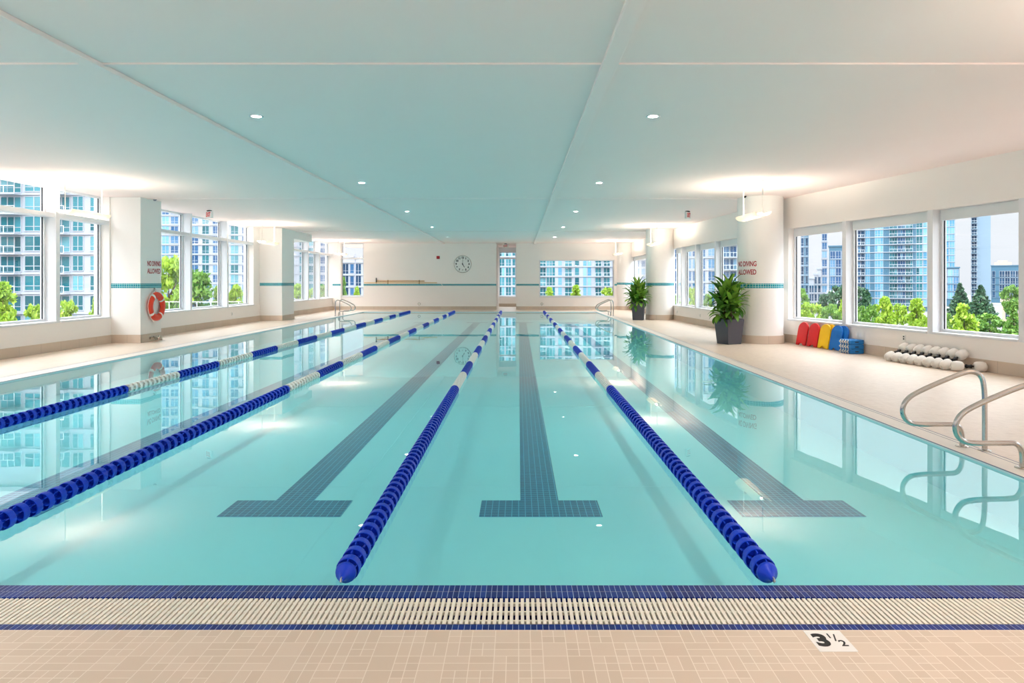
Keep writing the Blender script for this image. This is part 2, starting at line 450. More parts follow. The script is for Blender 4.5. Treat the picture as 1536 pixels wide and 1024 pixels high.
def window(T, u0, u1, zb, zt, rec, label, transom=None, blind=0., mull=True, sill_out=.03, fw=.05):
    """one glazed opening between u0 and u1; rec is how deep the glass sits behind the wall face"""
    WIN[0] += 1
    w = sthing('window_%d' % WIN[0], label, 'window')
    fr = MB(T)
    def bar(a, b, z0, z1): fr.box(a, b, rec-.035, rec+.05, z0, z1)
    bar(u0, u1, zb, zb+fw); bar(u0, u1, zt-fw, zt); bar(u0, u0+fw, zb+fw, zt-fw); bar(u1-fw, u1, zb+fw, zt-fw)
    zs = [(zb+fw, zt-fw)]
    if transom:
        fr.box(u0, u1, .02, rec+.05, transom-.045, transom+.045)
        zs = [(zb+fw, transom-.045), (transom+.045, zt-fw)]
    fr.build('window_frame', 'white_frame', w)
    ga = MB(T)
    for z0, z1 in zs:
        for a in (u0+fw, u1-fw-.014):
            ga.box(a, a+.014, rec-.006, rec+.014, z0, z1)
    ga.build('gasket', 'dark_gasket', w)
    for z0, z1 in zs:
        MB(T).box(u0+fw, u1-fw, rec, rec+.008, z0, z1).build('pane', 'window_glass', w)
    MB(T).box(u0, u1, -sill_out, rec-.035, zb-.04, zb).build('sill', 'white_frame', w, bevel=.006)
    if blind:
        bl = MB(T).box(u0+fw*.6, u1-fw*.6, rec-.055, rec-.045, zt-blind, zt-.012).build('blind', 'blind_fabric', w)
        MB(T).box(u0+fw*.6, u1-fw*.6, rec-.062, rec-.040, zt-blind-.015, zt-blind).build('hem_bar', 'white_frame', bl)
    return w
def fin(T, u, rec, zb, zt, win, t=.06):
    MB(T).box(u-t, u+t, .0, rec+.05, zb, zt).build('mullion', 'white_frame', win)

ORD = ['first', 'second', 'third', 'fourth', 'fifth', 'sixth', 'seventh', 'eighth', 'ninth']
# ---- lifebuoy side
TL, _ = seg_T((XL, -4.2), (XL, YF))        # u along +Y; outward normal must be -X
TL = Matrix(((0, -1, 0, XL), (1, 0, 0, 0), (0, 0, 1, 0), (0, 0, 0, 1)))
REC = .26
wl = MB(TL)
wl.box(-4.2, YF+.5, 0, .4, -.3, .61)
struct('wall_lifebuoy_side', wl, 'wall_paint', 'low white wall under the windows on the lifebuoy side', 'wall')
runs = [[-4.2, -1.2, 1.9, 5.0, 8.1, 11.2, 14.33, 16.16], [17.2, 20.16, 22.7, 24.94], [26.9, 31.4, 33.2, 35.45]]
names = [['unseen window behind the camera', 'unseen window beside the camera', 'unseen window by the near end', 'unseen window by the near lane rope', 'tall window just outside the frame',
          'tall window cut by the picture edge, apartment balconies outside', 'tall window touching the lifebuoy column, lamp hanging before it'],
         ['tall window straight after the lifebuoy column, big tree outside', 'tall window in the middle between the two square columns', 'tall window ending at the second square column'],
         ['tall window straight after the second square column', 'narrow tall window in the middle of the far lifebuoy-side run', 'tall window meeting the far corner of the hall']]
for run, nm in zip(runs, names):
    for (a, b2), lb in zip(zip(run, run[1:]), nm):
        last = b2 == run[-1]
        wi = window(TL, a+.06, b2-(.06 if not last else 0), .65, CEIL, REC, lb, transom=2.94)
        if not last: fin(TL, b2, REC, .61, CEIL, wi)
# piers between runs (wall up to the ceiling)
for i, (a, b2) in enumerate(((16.16, 17.2), (24.94, 26.9))):
    struct('wall_pier_%d' % (i+1), MB(TL).box(a, b2, 0.02, .4, .61, CEIL), 'wall_paint', 'white wall pier behind the %s square column' % ('lifebuoy' if i == 0 else 'second'), 'wall')
# square columns
SQ = [(16.2, 17.14, -9.28), (25.5, 26.85, -9.14)]
for i, (y0, y1, x1) in enumerate(SQ):
    o = sthing('column' , 'square white column carrying the lifebuoy' if i == 0 else 'second square white column on the lifebuoy side', 'column')
    MB().box(-10.02, x1, y0, y1, 0, CEIL).build('shaft', 'column_paint', o, bevel=.01)
    s = MB().box(-10.0, x1+.004, y0-.004, y0+.01, 1.345, 1.46); s.build('stripe', 'stripe_tile_x', o)
    s = MB().box(x1-.01, x1+.004, y0-.0035, y1+.004, 1.345, 1.46); s.build('stripe', 'stripe_tile_y', o)
    MB().box(-10.0, x1+.015, y0-.015, y0+.01, 0, .2).build('skirting', 'base_tile_x', o)
    MB().box(x1-.01, x1+.015, y0-.0145, y1+.015, 0, .199).build('skirting', 'base_tile_y', o)
struct('trim_30', MB().box(-10.0, -9.15, 26.85, 29.2, 3.25, CEIL), 'column_paint', 'white ceiling beam stub behind the second square column', 'beam')
struct('baseboard_lifebuoy_side', MB(TL).box(-4, YF, -.015, 0.01, 0, .2), 'base_tile_y', 'tan tile baseboard along the lifebuoy-side wall', 'baseboard')

# ---- planter side: five straight runs
fins_r = [[35.5, 31.0, 26.9], [26.3, 25.1, 23.45, 21.46, 19.3, 16.9], [16.4, 14.41, 12.15, 10.4], [10.37, 9.6, 7.3, 4.3], [4.1, 1.7, -1.2, -3.9]]
lab_r = [['window between the two far round columns', 'window beside the second round column, hidden end'],
         ['narrow window straight behind the second round column', 'narrow window with a tree low in it, second from the far planter', 'window behind the leaf tips of the big planter', 'window hidden partly by the big planter and its column', 'window strip behind the big round column'],
         ['window above the kickboards', 'wide window above the foam dumbbells', 'window showing two dark conifers and a slim tower'],
         ['narrow window outside the frame by the handrail', 'window outside the frame near the handrail', 'unseen window past the handrail'],
         ['unseen window beside the camera on the planter side', 'unseen window behind the camera on the planter side', 'unseen last window on the planter side']]
for i, ((p, q), fs, lb) in enumerate(zip(zip(RP, RP[1:]), fins_r, lab_r)):
    p3 = Vector((p[0], p[1], 0)); q3 = Vector((q[0], q[1], 0)); u = (q3-p3).normalized(); nn = Vector((-u.y, u.x, 0))
    if nn.x < 0: nn = -nn
    T = Matrix(((u.x, nn.x, 0, p.__getitem__(0)), (u.y, nn.y, 0, p[1]), (0, 0, 1, 0), (0, 0, 0, 1)))
    L = (q3-p3).length
    yu = lambda y: (p[1]-y)/(-u.y)
    wm = MB(T); wm.box(0, L, 0, .35, -.3, .545); wm.box(0, L, 0, .35, 2.82, CEIL)
    struct('wall_planter_side_%d' % (i+1), wm, 'wall_paint', ['cream wall run between the far round columns', 'cream wall run between the two big planters', 'cream wall run behind kickboards and foam dumbbells', 'cream wall run past the handrails', 'cream wall run beside the camera'][i], 'wall')
    struct('baseboard_planter_side_%d' % (i+1), MB(T).box(0, L, -.015, .01, 0, .2), 'base_tile_y', ['tan tile baseboard between the far round columns', 'tan tile baseboard behind the big planters', 'tan tile baseboard behind the dumbbells', 'tan tile baseboard past the handrails', 'tan tile baseboard beside the camera'][i], 'baseboard')
    us = [yu(y) for y in fs]; us[0] = max(us[0], 0); us[-1] = min(us[-1], L)
    for k, (a, b2) in enumerate(zip(us, us[1:])):
        w_ = window(T, a+(.06 if k else 0), b2-.06, .585, 2.82, .2, lb[k], blind=.19)
        fin(T, b2, .2, .545, 2.82, w_)
    if us[0] > .05: wm2 = MB(T).box(0, us[0], 0.01, .35, .545, 2.82).build('wall_infill', 'wall_paint'); tag(wm2, 'narrow cream wall strip at a far window jamb', 'wall', kind='structure')

# round columns
RC = [(6.0, 16.4, .54), (5.65, 26.4, .55), (5.74, 35.6, .47)]
for i, (x, y, r) in enumerate(RC):
    o = sthing('column', ['big round white column behind the larger planter', 'second round white column beside the smaller planter', 'farthest round white column in the corner'][i], 'column')
    MB().lathe([(0, 0), (r, 0), (r, CEIL), (0, CEIL)], 64, (x, y, 0)).build('shaft', 'column_paint', o, auto=True)
    MB().lathe([(r+.003, 1.345), (r+.003, 1.46)], 64, (x, y, 0)).build('stripe', 'stripe_tile_x' , o, smooth=True)
    MB().lathe([(r-.01, 0), (r+.018, 0), (r+.018, .2), (r-.01, .2)], 64, (x, y, 0), closed=True).build('skirting', 'base_tile_x', o, auto=True)

# ---- far wall
TF = Matrix(((1, 0, 0, 0), (0, 1, 0, YF), (0, 0, 1, 0), (0, 0, 0, 1)))     # u = X, n = +Y
fw = MB(TF)
fw.box(-10.4, -9.56, -.05, .4, 0, CEIL)
fw.box(-9.56, -8.34, 0, .4, 0, .68)
fw.box(-8.34, -1.2, 0, .4, 0, CEIL)
fw.box(-.13, 1.1, 0, .4, 0, CEIL)
fw.box(1.1, 5.15, 0, .4, 0, .66); fw.box(1.1, 5.15, 0, .4, 2.68, CEIL)
fw.box(5.15, 6.4, 0, .4, 0, CEIL)
fw.box(-1.35, -1.2, .4, 4.6, 0, CEIL); fw.box(-.13, .02, .4, 4.6, 0, CEIL)      # hallway sides
fw.box(-1.2, -.13, 4.5, 4.8, 0, .56)
struct('wall_far', fw, 'wall_paint', 'cream far end wall with clock and safety poles', 'wall')
window(TF, -9.56, -8.34, .72, CEIL, .15, 'tall corner window at the end of the far wall', transom=2.76)
window(TF, 1.1, 5.15, .70, 2.68, .15, 'wide window in the far wall with apartments outside')
T4 = Matrix(((1, 0, 0, 0), (0, 1, 0, YF+4.5), (0, 0, 1, 0), (0, 0, 0, 1)))
window(T4, -1.2, -.13, .60, CEIL, .12, 'slim window closing the narrow passage in the far wall', transom=2.93, blind=.30)
bb = MB(TF)
for a, b2 in ((-9.56, -1.2), (-.13, 6.0)): bb.box(a, b2, -.015, .01, 0, .18)
bb.box(-10, -9.56, -.065, -.04, 0, .18)
bb.box(-1.2, -.13, 4.485, 4.51, 0, .18)
struct('baseboard_far', bb, 'base_tile_x', 'tan tile baseboard along the far wall', 'baseboard')
for i, (a, b2, n0) in enumerate(((-10, -9.56, -.056), (-8.34, -1.2, -.006), (-.13, 1.1, -.006), (5.15, 5.4, -.006))):
    struct('trim_%d' % (40+i), MB(TF).box(a, b2, n0, n0+.02, 1.29, 1.39), 'stripe_tile_x', ['teal tile stripe on the corner pier', 'long teal tile stripe under the safety poles', 'short teal tile stripe between passage and window', 'teal tile stripe end beside the round column'][i], 'tile stripe')
# ---- wall behind the camera: knee wall, with unseen glazing added to bring in daylight
TB = Matrix(((1, 0, 0, 0), (0, -1, 0, -4.0), (0, 0, 1, 0), (0, 0, 0, 1)))
wb = MB(TB); wb.box(-10.4, 10.6, 0, .35, -.3, .61); wb.box(-10.4, 10.6, 0, .35, 3.2, CEIL)
struct('wall_near', wb, 'wall_paint', 'wall behind the camera with a row of windows added for daylight', 'wall')
xs = [-10.2 + 3.4*k for k in range(7)]
for k, (a, b2) in enumerate(zip(xs, xs[1:])):
    w_ = window(TB, a+.06, b2-.06, .65, 3.2, .2, 'unseen window behind the camera, added for daylight, %s of that row' % ORD[k]); fin(TB, b2, .2, .61, 3.2, w_)

# ================================================================== LANE ROPES
def float_mb():
    m = MB()
    L = .112
    m.lathe([(.012, -L/2), (.02, -L/2), (.02, L/2), (.012, L/2)], 10, axis='y', closed=True)
    m.lathe([(.055, -.026), (.059, -.027), (.061, -.02), (.061, .02), (.059, .027), (.055, .026)], 22, axis='y', closed=True)
    for k in range(6):
        a = k*PI/3 + .3; ca, sa = math.cos(a), math.sin(a); t = .0035
        pts = [(.018, -L/2), (.05, -L/2+.006), (.056, -.02), (.056, .02), (.05, L/2-.006), (.018, L/2)]
        vs = []
        for sg in (-1, 1):
            for r, h in pts: vs.append((r*ca - sg*t*sa, h, r*sa + sg*t*ca))
        n_ = len(pts)
        m.add(vs, [tuple(range(n_)), tuple(range(2*n_-1, n_-1, -1))] + [(i, (i+1) % n_, n_+(i+1) % n_, n_+i) for i in range(n_)])
    m.lathe([(.02, -.003), (.054, -.003), (.054, .003), (.02, .003)], 22, axis='y', closed=True)
    return m
FM = float_mb()
fl_blue = FM.mesh('float', 'rope_blue'); fl_white = FM.mesh('float', 'rope_white')
def is_blue(s, total):
    if s < 5.85 or s > total-3.2: return True
    return ((s-5.85) % 2.85) > 1.42
rope_labels = ['blue and white lane rope running along the lifebuoy side', 'blue and white lane rope, second from the lifebuoy side',
               'blue and white lane rope left of the central lane marking', 'blue and white lane rope, the one closer to the planters and handrails']
rope_labels[2] = 'blue and white lane rope pointing at the passage, blue end by the grate'
PITCH = .1155
ropes = [(-5.45, 6.9), (-3.22, 4.05), (-.885, 3.3), (1.272, 3.3)]
for ri, (rx, vis) in enumerate(ropes):
    rz = .012
    r = thing('lane_rope', (rx, PY0, rz), rope_labels[ri], 'lane rope', 'lane ropes across the pool')
    total = PY1 - PY0
    MB().tube([(0, .0, 0), (0, total, 0)], .006, 8).build('cable', 'rope_cable', r)
    # end cap and hook at the near wall
    MB().lathe([(.0, .015), (.010, .02), (.016, .045), (.034, .075), (.05, .09), (.055, .105), (.05, .106), (.03, .085), (.0, .06)], 20, axis='y').build('end_cap', 'rope_blue', r, smooth=True)
    MB().tube([(0, .035, 0), (0, .02, .012), (0, .006, .012), (0, -.002, 0), (0, .008, -.01), (0, .02, -.004)], .004, 8).build('hook', 'rope_hook', r)
    n_parts = 0; stuff = {0: MB(), 1: MB()}
    k = 0
    while True:
        s = .16 + k*PITCH; k += 1
        if s > total - .1: break
        blue = is_blue(s, total)
        if PY0 + s >= vis and n_parts < 100:
            n_parts += 1
            o = link('float', fl_blue if blue else fl_white, r); o.location = (0, s, 0); o.rotation_euler = (0, (k*.9) % 1.05, 0)
        else:
            mm = stuff[0 if blue else 1]
            mm.T = Matrix.Translation((0, s, 0)) @ Matrix.Rotation((k*.9) % 1.05, 4, 'Y')
            mm.add(FM.v, FM.f)
    me = bpy.data.meshes.new('float')
    vs = []; fs = []
    for q in (0, 1):
        b0 = len(vs); vs += [tuple(p) for p in stuff[q].v]; fs += [tuple(b0+i for i in f_) for f_ in stuff[q].f]
    me.from_pydata(vs, [], fs); me.materials.append(M['rope_blue']); me.materials.append(M['rope_white'])
    nb = len(stuff[0].f)
    for i_, p in enumerate(me.polygons): p.material_index = 0 if i_ < nb else 1
    o = link('float', me, r); o['kind'] = 'stuff'

# ================================================================== HANDRAILS
def smooth_path(pts, it=3):
    P = [Vector(p) for p in pts]
    for _ in range(it):
        Q = [P[0]]
        for a, b_ in zip(P, P[1:]):
            Q += [a*.75+b_*.25, a*.25+b_*.75]
        Q.append(P[-1]); P = Q
    return P
def rail_path():
    # local: x toward the deck (pool edge at about -.17), y along the pool, z up; foot flange at the origin
    return smooth_path([(0, 0, 0), (0, 0, .14), (-.05, -.005, .20), (-.13, -.01, .205), (-.40, -.03, .205), (-.52, -.04, .225), (-.585, -.05, .32),
                        (-.55, -.06, .44), (-.42, -.075, .525), (-.10, -.11, .675), (.01, -.125, .705), (.085, -.14, .66), (.10, -.15, .52), (.10, -.15, .3), (.10, -.15, 0)], 3)
def handrail(loc, label, flip=False, group='handrail pairs'):
    t = thing('handrail', loc, label, 'handrail', group)
    sg = -1 if flip else 1
    P = [(sg*p.x, p.y, p.z) for p in rail_path()]
    MB().tube(P, .0215, 16).build('tube', 'steel', t, smooth=True)
    for x_, y_ in ((0, 0), (sg*.10, -.15)):
        MB().lathe([(.0, .012), (.03, .012), (.052, .006), (.055, .0), (.0, .0)], 24, (x_, y_, 0)).build('flange', 'steel', t, smooth=True)
    return t
handrail((4.045, 6.02, 0), 'bent steel pool handrail below the foam dumbbells, shown whole')
handrail((4.06, 5.32, 0), 'bent steel pool handrail cut off by the picture edge')
handrail((4.045, 29.75, 0), 'distant steel handrail by the far planter, the farther of its pair')
handrail((4.045, 29.05, 0), 'distant steel handrail by the far planter, the one closer to the planter')
handrail((-7.93, 29.75, 0), 'distant steel handrail below the corner window, the farther of its pair', True)
handrail((-7.93, 29.05, 0), 'distant steel handrail below the corner window, the one closer to the columns', True)

# ================================================================== LAMPS
def uplight(x, y, label, lit=True):
    t = thing('pendant_lamp', (x, y, CEIL), label, 'lamp', 'white pendant uplights')
    L = 1.25; h = .68
    tr = MB(); pr = []
    N = 12; outer = []
    for k in range(N+1):
        a = PI*k/N - PI
        outer.append((.17*math.cos(a), -h + .09*math.sin(a) + .03))
    inner = [(p[0]*.94, p[1]+.008) for p in reversed(outer)]
    ring = outer + inner; n_ = len(ring)
    vs = [(p[0], -L/2, p[1]) for p in ring] + [(p[0], L/2, p[1]) for p in ring]
    tr.add(vs, [(i, (i+1) % n_, n_+(i+1) % n_, n_+i) for i in range(n_)] + [tuple(range(n_-1, -1, -1)), tuple(range(n_, 2*n_))])
    tr.build('shade', 'opal_shade', t, auto=True)
    MB().tube([(0, -L*.42, -h-.0), (0, L*.42, -h-.0)], .022, 10).build('tube_lamp', 'uplight_tube', t)
    for s in (-1, 1):
        MB().tube([(0, s*L*.46, -h-.05), (0, s*L*.46, 0)], .011, 8).build('stem', 'white_plastic', t)
        MB().lathe([(0, -.015), (.045, -.015), (.05, 0), (0, 0)], 16, (0, s*L*.46, 0)).build('canopy', 'white_plastic', t)
for i, y in enumerate((3.6, 13.6, 23.6, 33.3)):
    uplight(-8.95, y, ['white pendant uplight outside the frame on the lifebuoy side', 'white pendant uplight before the window next to the lifebuoy column', 'white pendant uplight by the second square column', 'white pendant uplight near the far corner window'][i])
for i, y in enumerate((3.9, 14.1, 24.4, 33.4)):
    uplight(5.0, y, ['white pendant uplight outside the frame on the planter side', 'white pendant uplight before the big round column', 'white pendant uplight before the second round column', 'white pendant uplight before the farthest round column'][i])
for i, y in enumerate(DLY):
    for j, x in enumerate(DLX):
        t = thing('downlight', (x, y, CEIL), 'small recessed downlight, %s row, %s from the near wall' % (('clock-side', 'planter-side')[j], ORD[i]), 'downlight', 'recessed downlights')
        MB().lathe([(.058, -.004), (.072, -.008), (.09, -.003), (.09, 0), (.058, 0)], 28, closed=True).build('trim_ring', 'white_frame', t, smooth=True)
        MB().lathe([(.058, -.002), (.058, .075), (.0595, .075), (.0595, -.002)], 28, closed=True).build('can', 'white_plastic', t, auto=True)
        MB().lathe([(0, .072), (.057, .072)], 20).build('lens', 'downlight_lens', t)

# ================================================================== SIGNS, CLOCK, SAFETY
def wall_sign(T, label, wid, hgt):
    t = thing('no_diving_sign', (0, 0, 0), label, 'sign'); t.matrix_world = T
    MB().box(-wid/2, wid/2, -hgt/2, hgt/2, 0, .008).build('plate', 'sign_white', t, bevel=.002)
    for s, z in (('NO DIVING', hgt*.22), ('ALLOWED', -hgt*.22)):
        o = link('lettering', text_mesh(s, hgt*.40, 'sign_red', .001, .004), t); o.location = (0, z, .0095)
        wd = max(v.co.x for v in o.data.vertices) - min(v.co.x for v in o.data.vertices); o.scale = (wid*.84/wd, 1, 1)
    return t
# local x -> along wall, local y -> up, local z -> out of the wall
def frame(o, xdir, zdir):
    x = Vector(xdir).normalized(); z = Vector(zdir).normalized(); y = z.cross(x)
    return Matrix(((x.x, y.x, z.x, o[0]), (x.y, y.y, z.y, o[1]), (x.z, y.z, z.z, o[2]), (0, 0, 0, 1)))
wall_sign(frame((-9.279, 16.78, 1.86), (0, 1, 0), (1, 0, 0)), 'white NO DIVING ALLOWED sign above the lifebuoy', .72, .43)
# sign wrapped on the round column
def curved_sign():
    cx, cy, r = RC[0]; wid, hgt, zc = .62, .44, 1.83
    t = thing('no_diving_sign', (cx, cy, zc), 'white NO DIVING ALLOWED sign wrapped on the round column behind the planter', 'sign')
    ac = math.radians(-90-57)                 # faces the pool and the near end
    def bend(me, rr):
        for v in me.vertices:
            a = ac + v.co.x/r; R_ = rr + v.co.z
            v.co = (R_*math.cos(a), R_*math.sin(a), v.co.y)
    pl = MB(); N = 16
    for k in range(N):
        pl.box(-wid/2+wid*k/N, -wid/2+wid*(k+1)/N, -hgt/2, hgt/2, .004, .010)
    me = pl.mesh('plate', 'sign_white'); bend(me, r); link('plate', me, t)
    for s, z in (('NO DIVING', .10), ('ALLOWED', -.10)):
        me = text_mesh(s, .17, 'sign_red', .001, .004)
        wd = max(v.co.x for v in me.vertices) - min(v.co.x for v in me.vertices)
        for v in me.vertices: v.co.x *= wid*.86/wd; v.co.y += z; v.co.z += .0115
        bend(me, r); link('lettering', me, t)
curved_sign()

# lifebuoy on the column's pool face (axis along X)
lb = thing('lifebuoy', (-9.215, 16.8, .875), 'orange-red ring lifebuoy hanging on the square column under the sign', 'lifebuoy')
R0 = .285; prof = [(R0+.083*math.cos(a), .056*math.sin(a)) for a in [2*PI*k/16 for k in range(16)]]
MB().lathe(prof, 48, axis='x', closed=True).build('ring', 'buoy_red', lb, smooth=True)
profb = [(R0+.0855*math.cos(a), .0585*math.sin(a)) for a in [2*PI*k/16 for k in range(16)]]
for k in range(4):
    a = PI/4*.8 + k*PI/2
    MB().lathe(profb, 5, axis='x', closed=True, a0=a-.09, a1=a+.09).build('band', 'buoy_white', lb, smooth=True)
for k in range(4):
    a = PI/4*.8 + k*PI/2
    P = []
    for q in range(13):
        b_ = a + q/12*PI/2; rr = R0 + .092 + .016*math.sin(q/12*PI)
        P.append((.0, rr*math.cos(b_), rr*math.sin(b_)))
    MB().tube(P, .007, 6).build('grab_rope', 'buoy_white', lb, smooth=True)
hk = thing('wall_hook', (-9.28, 16.8, 1.30), 'small metal hook holding the lifebuoy on the tile stripe', 'hook')
MB().box(0, .008, -.03, .03, -.05, .05).build('plate', 'steel', hk, bevel=.003)
MB().tube([(0.005, 0, .03), (.04, 0, .02), (.05, 0, -.02), (.04, 0, -.06)], .007, 8).build('prong', 'steel', hk, smooth=True)
ft = thing('pipe_fitting', (-9.265, 16.75, .09), 'curved chrome fitting low on the tile base of the lifebuoy column', 'pipe fitting')
for y_ in (-.17, .17):
    MB().tube(smooth_path([(0, y_, .0), (.05, y_, .03), (.075, y_*.8, .05), (.08, y_*.5, .0), (.075, y_*.4, -.05)], 2), .014, 10).build('spout', 'steel', ft, smooth=True)
    MB().lathe([(0, .012), (.032, .01), (.036, 0), (0, 0)], 16, (0, y_, 0), axis='x').build('rosette', 'steel', ft, smooth=True)
MB().tube([(.06, -.14, .02), (.06, .14, .02)], .011, 8).build('bar', 'steel', ft)

def exit_sign(loc, rz, label):
    t = thing('exit_sign', loc, label, 'exit sign', rz=rz)
    MB().box(-.16, .16, -.03, .03, -.235, -.03).build('housing', 'sign_white', t, bevel=.006)
    MB().box(-.07, .07, -.04, .04, -.03, 0).build('mount', 'black_rubber', t)
    for s in (-1, 1):
        me = text_mesh('EXIT', .19, 'exit_red', .001, .006); o = link('lettering', me, t)
        o.location = (0, s*.0325, -.132); o.rotation_euler = (PI/2, 0, 0 if s < 0 else PI); o.scale = (.58, .92, 1)
exit_sign((-9.0, 19.2, CEIL), math.radians(-35), 'small EXIT sign hanging before the windows on the lifebuoy side')
exit_sign((4.97, 19.4, CEIL), math.radians(52), 'small EXIT sign hanging between the two round columns')
exit_sign((-.71, 35.9, CEIL), 0, 'small EXIT sign at the top of the narrow passage')

ck = thing('wall_clock', (wx(694, YF), YF-.0, wz(396, YF)), 'large round white clock on the far wall', 'clock')
MB().lathe([(0, -.035), (.44, -.035), (.44, 0), (0, 0)], 48, axis='y').build('face', 'sign_white', ck, auto=True)
MB().lathe([(.435, -.05), (.46, -.05), (.475, -.03), (.475, 0), (.435, 0)], 48, axis='y', closed=True).build('bezel', 'steel', ck, smooth=True)
for h in range(1, 13):
    a = PI/2 - h*PI/6
    o = link('numeral', text_mesh(str(h), .135, 'ink_black', .001, .009), ck); o.location = (.345*math.cos(a), -.038, .345*math.sin(a)); o.rotation_euler = (PI/2, 0, 0)
def hand(nm, ang, ln, wd, y):
    m = MB(); m.box(-wd/2, wd/2, -.004, 0, -.06, ln); o = m.build(nm, 'ink_black', ck); o.location = (0, y, 0); o.rotation_euler = (0, ang, 0)
hand('minute_hand', math.radians(2), .26, .016, -.046); hand('hour_hand', math.radians(150), .2, .034, -.041)
MB().lathe([(0, -.052), (.035, -.052), (.035, -.036), (0, -.036)], 20, axis='y').build('hub', 'ink_black', ck)

al = thing('fire_alarm', (wx(657.3, YF), YF, wz(386, YF)), 'dark red fire alarm box on the far wall beside the clock', 'fire alarm')
MB().box(-.085, .085, -.05, 0, -.08, .08).build('housing', 'alarm_red', al, bevel=.008)
MB().box(-.04, .04, -.058, -.05, -.03, .035).build('strobe', 'sign_red', al, bevel=.004)

def safety_pole(label, x0, x1, z, mt, head):
    t = thing('safety_pole', (x0, YF-(.06 if head == 'brush' else .125), z), label, 'safety pole')
    MB().tube([(0, 0, 0), (x1-x0, 0, 0)], .02, 10).build('pole', mt, t, smooth=True)
    if head == 'brush':
        MB().box(-.05, .0, -.03, .03, -.13, .17).build('brush_head', 'black_rubber', t, bevel=.008)
    else:
        L = x1-x0
        MB().tube(smooth_path([(L-.2, 0, 0), (L+.1, 0, 0), (L+.28, 0, -.08), (L+.3, 0, -.3), (L+.2, 0, -.48), (L-.02, 0, -.56)], 3), .011, 8).build('crook', 'white_plastic', t, smooth=True)
safety_pole('orange-yellow pole with a black brush head on the far wall', wx(565.5, YF), wx(637, YF), wz(421.3, YF), 'pole_orange', 'brush')
safety_pole('long pale yellow rescue pole with a crook end on the far wall', wx(547, YF), wx(656, YF), wz(424.0, YF), 'pole_yellow', 'crook')
for i, px in enumerate((582, 629)):
    br = thing('pole_bracket', (wx(px, YF), YF, wz(422.6, YF)), 'small dark bracket holding the safety poles, %s' % ('beside the brush head' if i == 0 else 'beside the crook end'), 'bracket')
    MB().box(-.018, .018, -.012, 0, -.11, .10).build('plate', 'black_rubber', br)
    for z in (.045, -.048): MB().box(-.018, .018, -(.085 if z > 0 else .15), -.012, z-.03, z-.022).build('arm', 'black_rubber', br)
for i, px in enumerate((628.7, 812.7)):
    a = thing('wall_anchor', (wx(px, YF), YF, wz(455.6, YF)), 'round wall fitting low on the far wall %s' % ('under the safety poles' if i == 0 else 'under the window corner'), 'wall fitting')
    MB().lathe([(.05, -.03), (.07, -.03), (.075, -.015), (.075, 0), (.05, 0)], 24, axis='y', closed=True).build('ring', 'steel', a, smooth=True)
    MB().lathe([(0, -.015), (.052, -.015), (.052, 0), (0, 0)], 24, axis='y').build('cover', 'white_plastic', a)

def outlet(T, label, dark=False):
    t = thing('wall_outlet', (0, 0, 0), label, 'outlet'); t.matrix_world = T
    MB().box(-.04, .04, -.06, .06, 0, .01).build('cover_plate', 'white_plastic', t, bevel=.003)
    for z in (-.022, .022): MB().box(-.017, .017, z-.014, z+.014, .01, .013).build('socket', 'black_rubber' if dark else 'facade_grey', t, bevel=.002)
outlet(frame((XL+.001, 9900/(778-348), .38), (0, 1, 0), (1, 0, 0)), 'white outlet on the low wall below the windows on the lifebuoy side')
def rwall(y, z):
    for (xa, ya), (xb, yb) in zip(RP, RP[1:]):
        if yb <= y <= ya:
            u = Vector((xb-xa, yb-ya, 0)).normalized(); nn = Vector((u.y, -u.x, 0)); nn = -nn if nn.x > 0 else nn
            return frame((wall_x(y)+nn.x*.001, y+nn.y*.001, z), u, nn)
outlet(rwall(22.9, .33), 'white outlet on the low wall behind the big planter')
outlet(rwall(25.6, .33), 'white outlet on the low wall next to the second round column')
outlet(rwall(12.75, .42), 'dark-edged outlet just above the foam dumbbells', True)
for x, y, l in ((5.48, 16.0, 'small black ceiling sensor beside the big round column'), (-9.2, 16.6, 'small grey ceiling sensor above the lifebuoy column edge')):
    s_ = thing('ceiling_sensor', (x if x > 0 else -9.15, y, CEIL), l, 'sensor')
    MB().lathe([(0, -.05), (.025, -.045), (.04, -.02), (.045, 0), (0, 0)], 16).build('dome', 'black_rubber' if x > 0 else 'facade_grey', s_, smooth=True)

# ================================================================== POOL TOYS
RU = Vector((.207, -1, 0)).normalized(); RN = Vector((-1, -.207, 0)).normalized()    # along the wall to the near end; out from the wall
def wall_pt(y, out, z=0): return Vector((wall_x(y), y, z)) + RN*out
def board_mesh(mt):
    W, H, th = .355, .55, .036
    pts = [(-W/2, 0)]
    # arched notch at the foot
    for k in range(9):
        a = PI - PI*k/8; pts.append((.08*math.cos(a), .05*math.sin(a)))
    pts += [(W/2, 0), (W/2*1.0, H*.55)]
    for k in range(11):
        a = PI*k/10; pts.append((W/2*math.cos(a), H-.15+.15*math.sin(a)))
    pts += [(-W/2, H*.55)]
    m = MB(); n_ = len(pts)
    m.add([(x, -th/2, z) for x, z in pts] + [(x, th/2, z) for x, z in pts],
          [tuple(range(n_)), tuple(range(2*n_-1, n_-1, -1))] + [(i, (i+1) % n_, n_+(i+1) % n_, n_+i) for i in range(n_)])
    return m.mesh('kickboard', mt)
bm_ = {k: board_mesh(k) for k in ('kick_red', 'kick_yellow', 'kick_blue')}
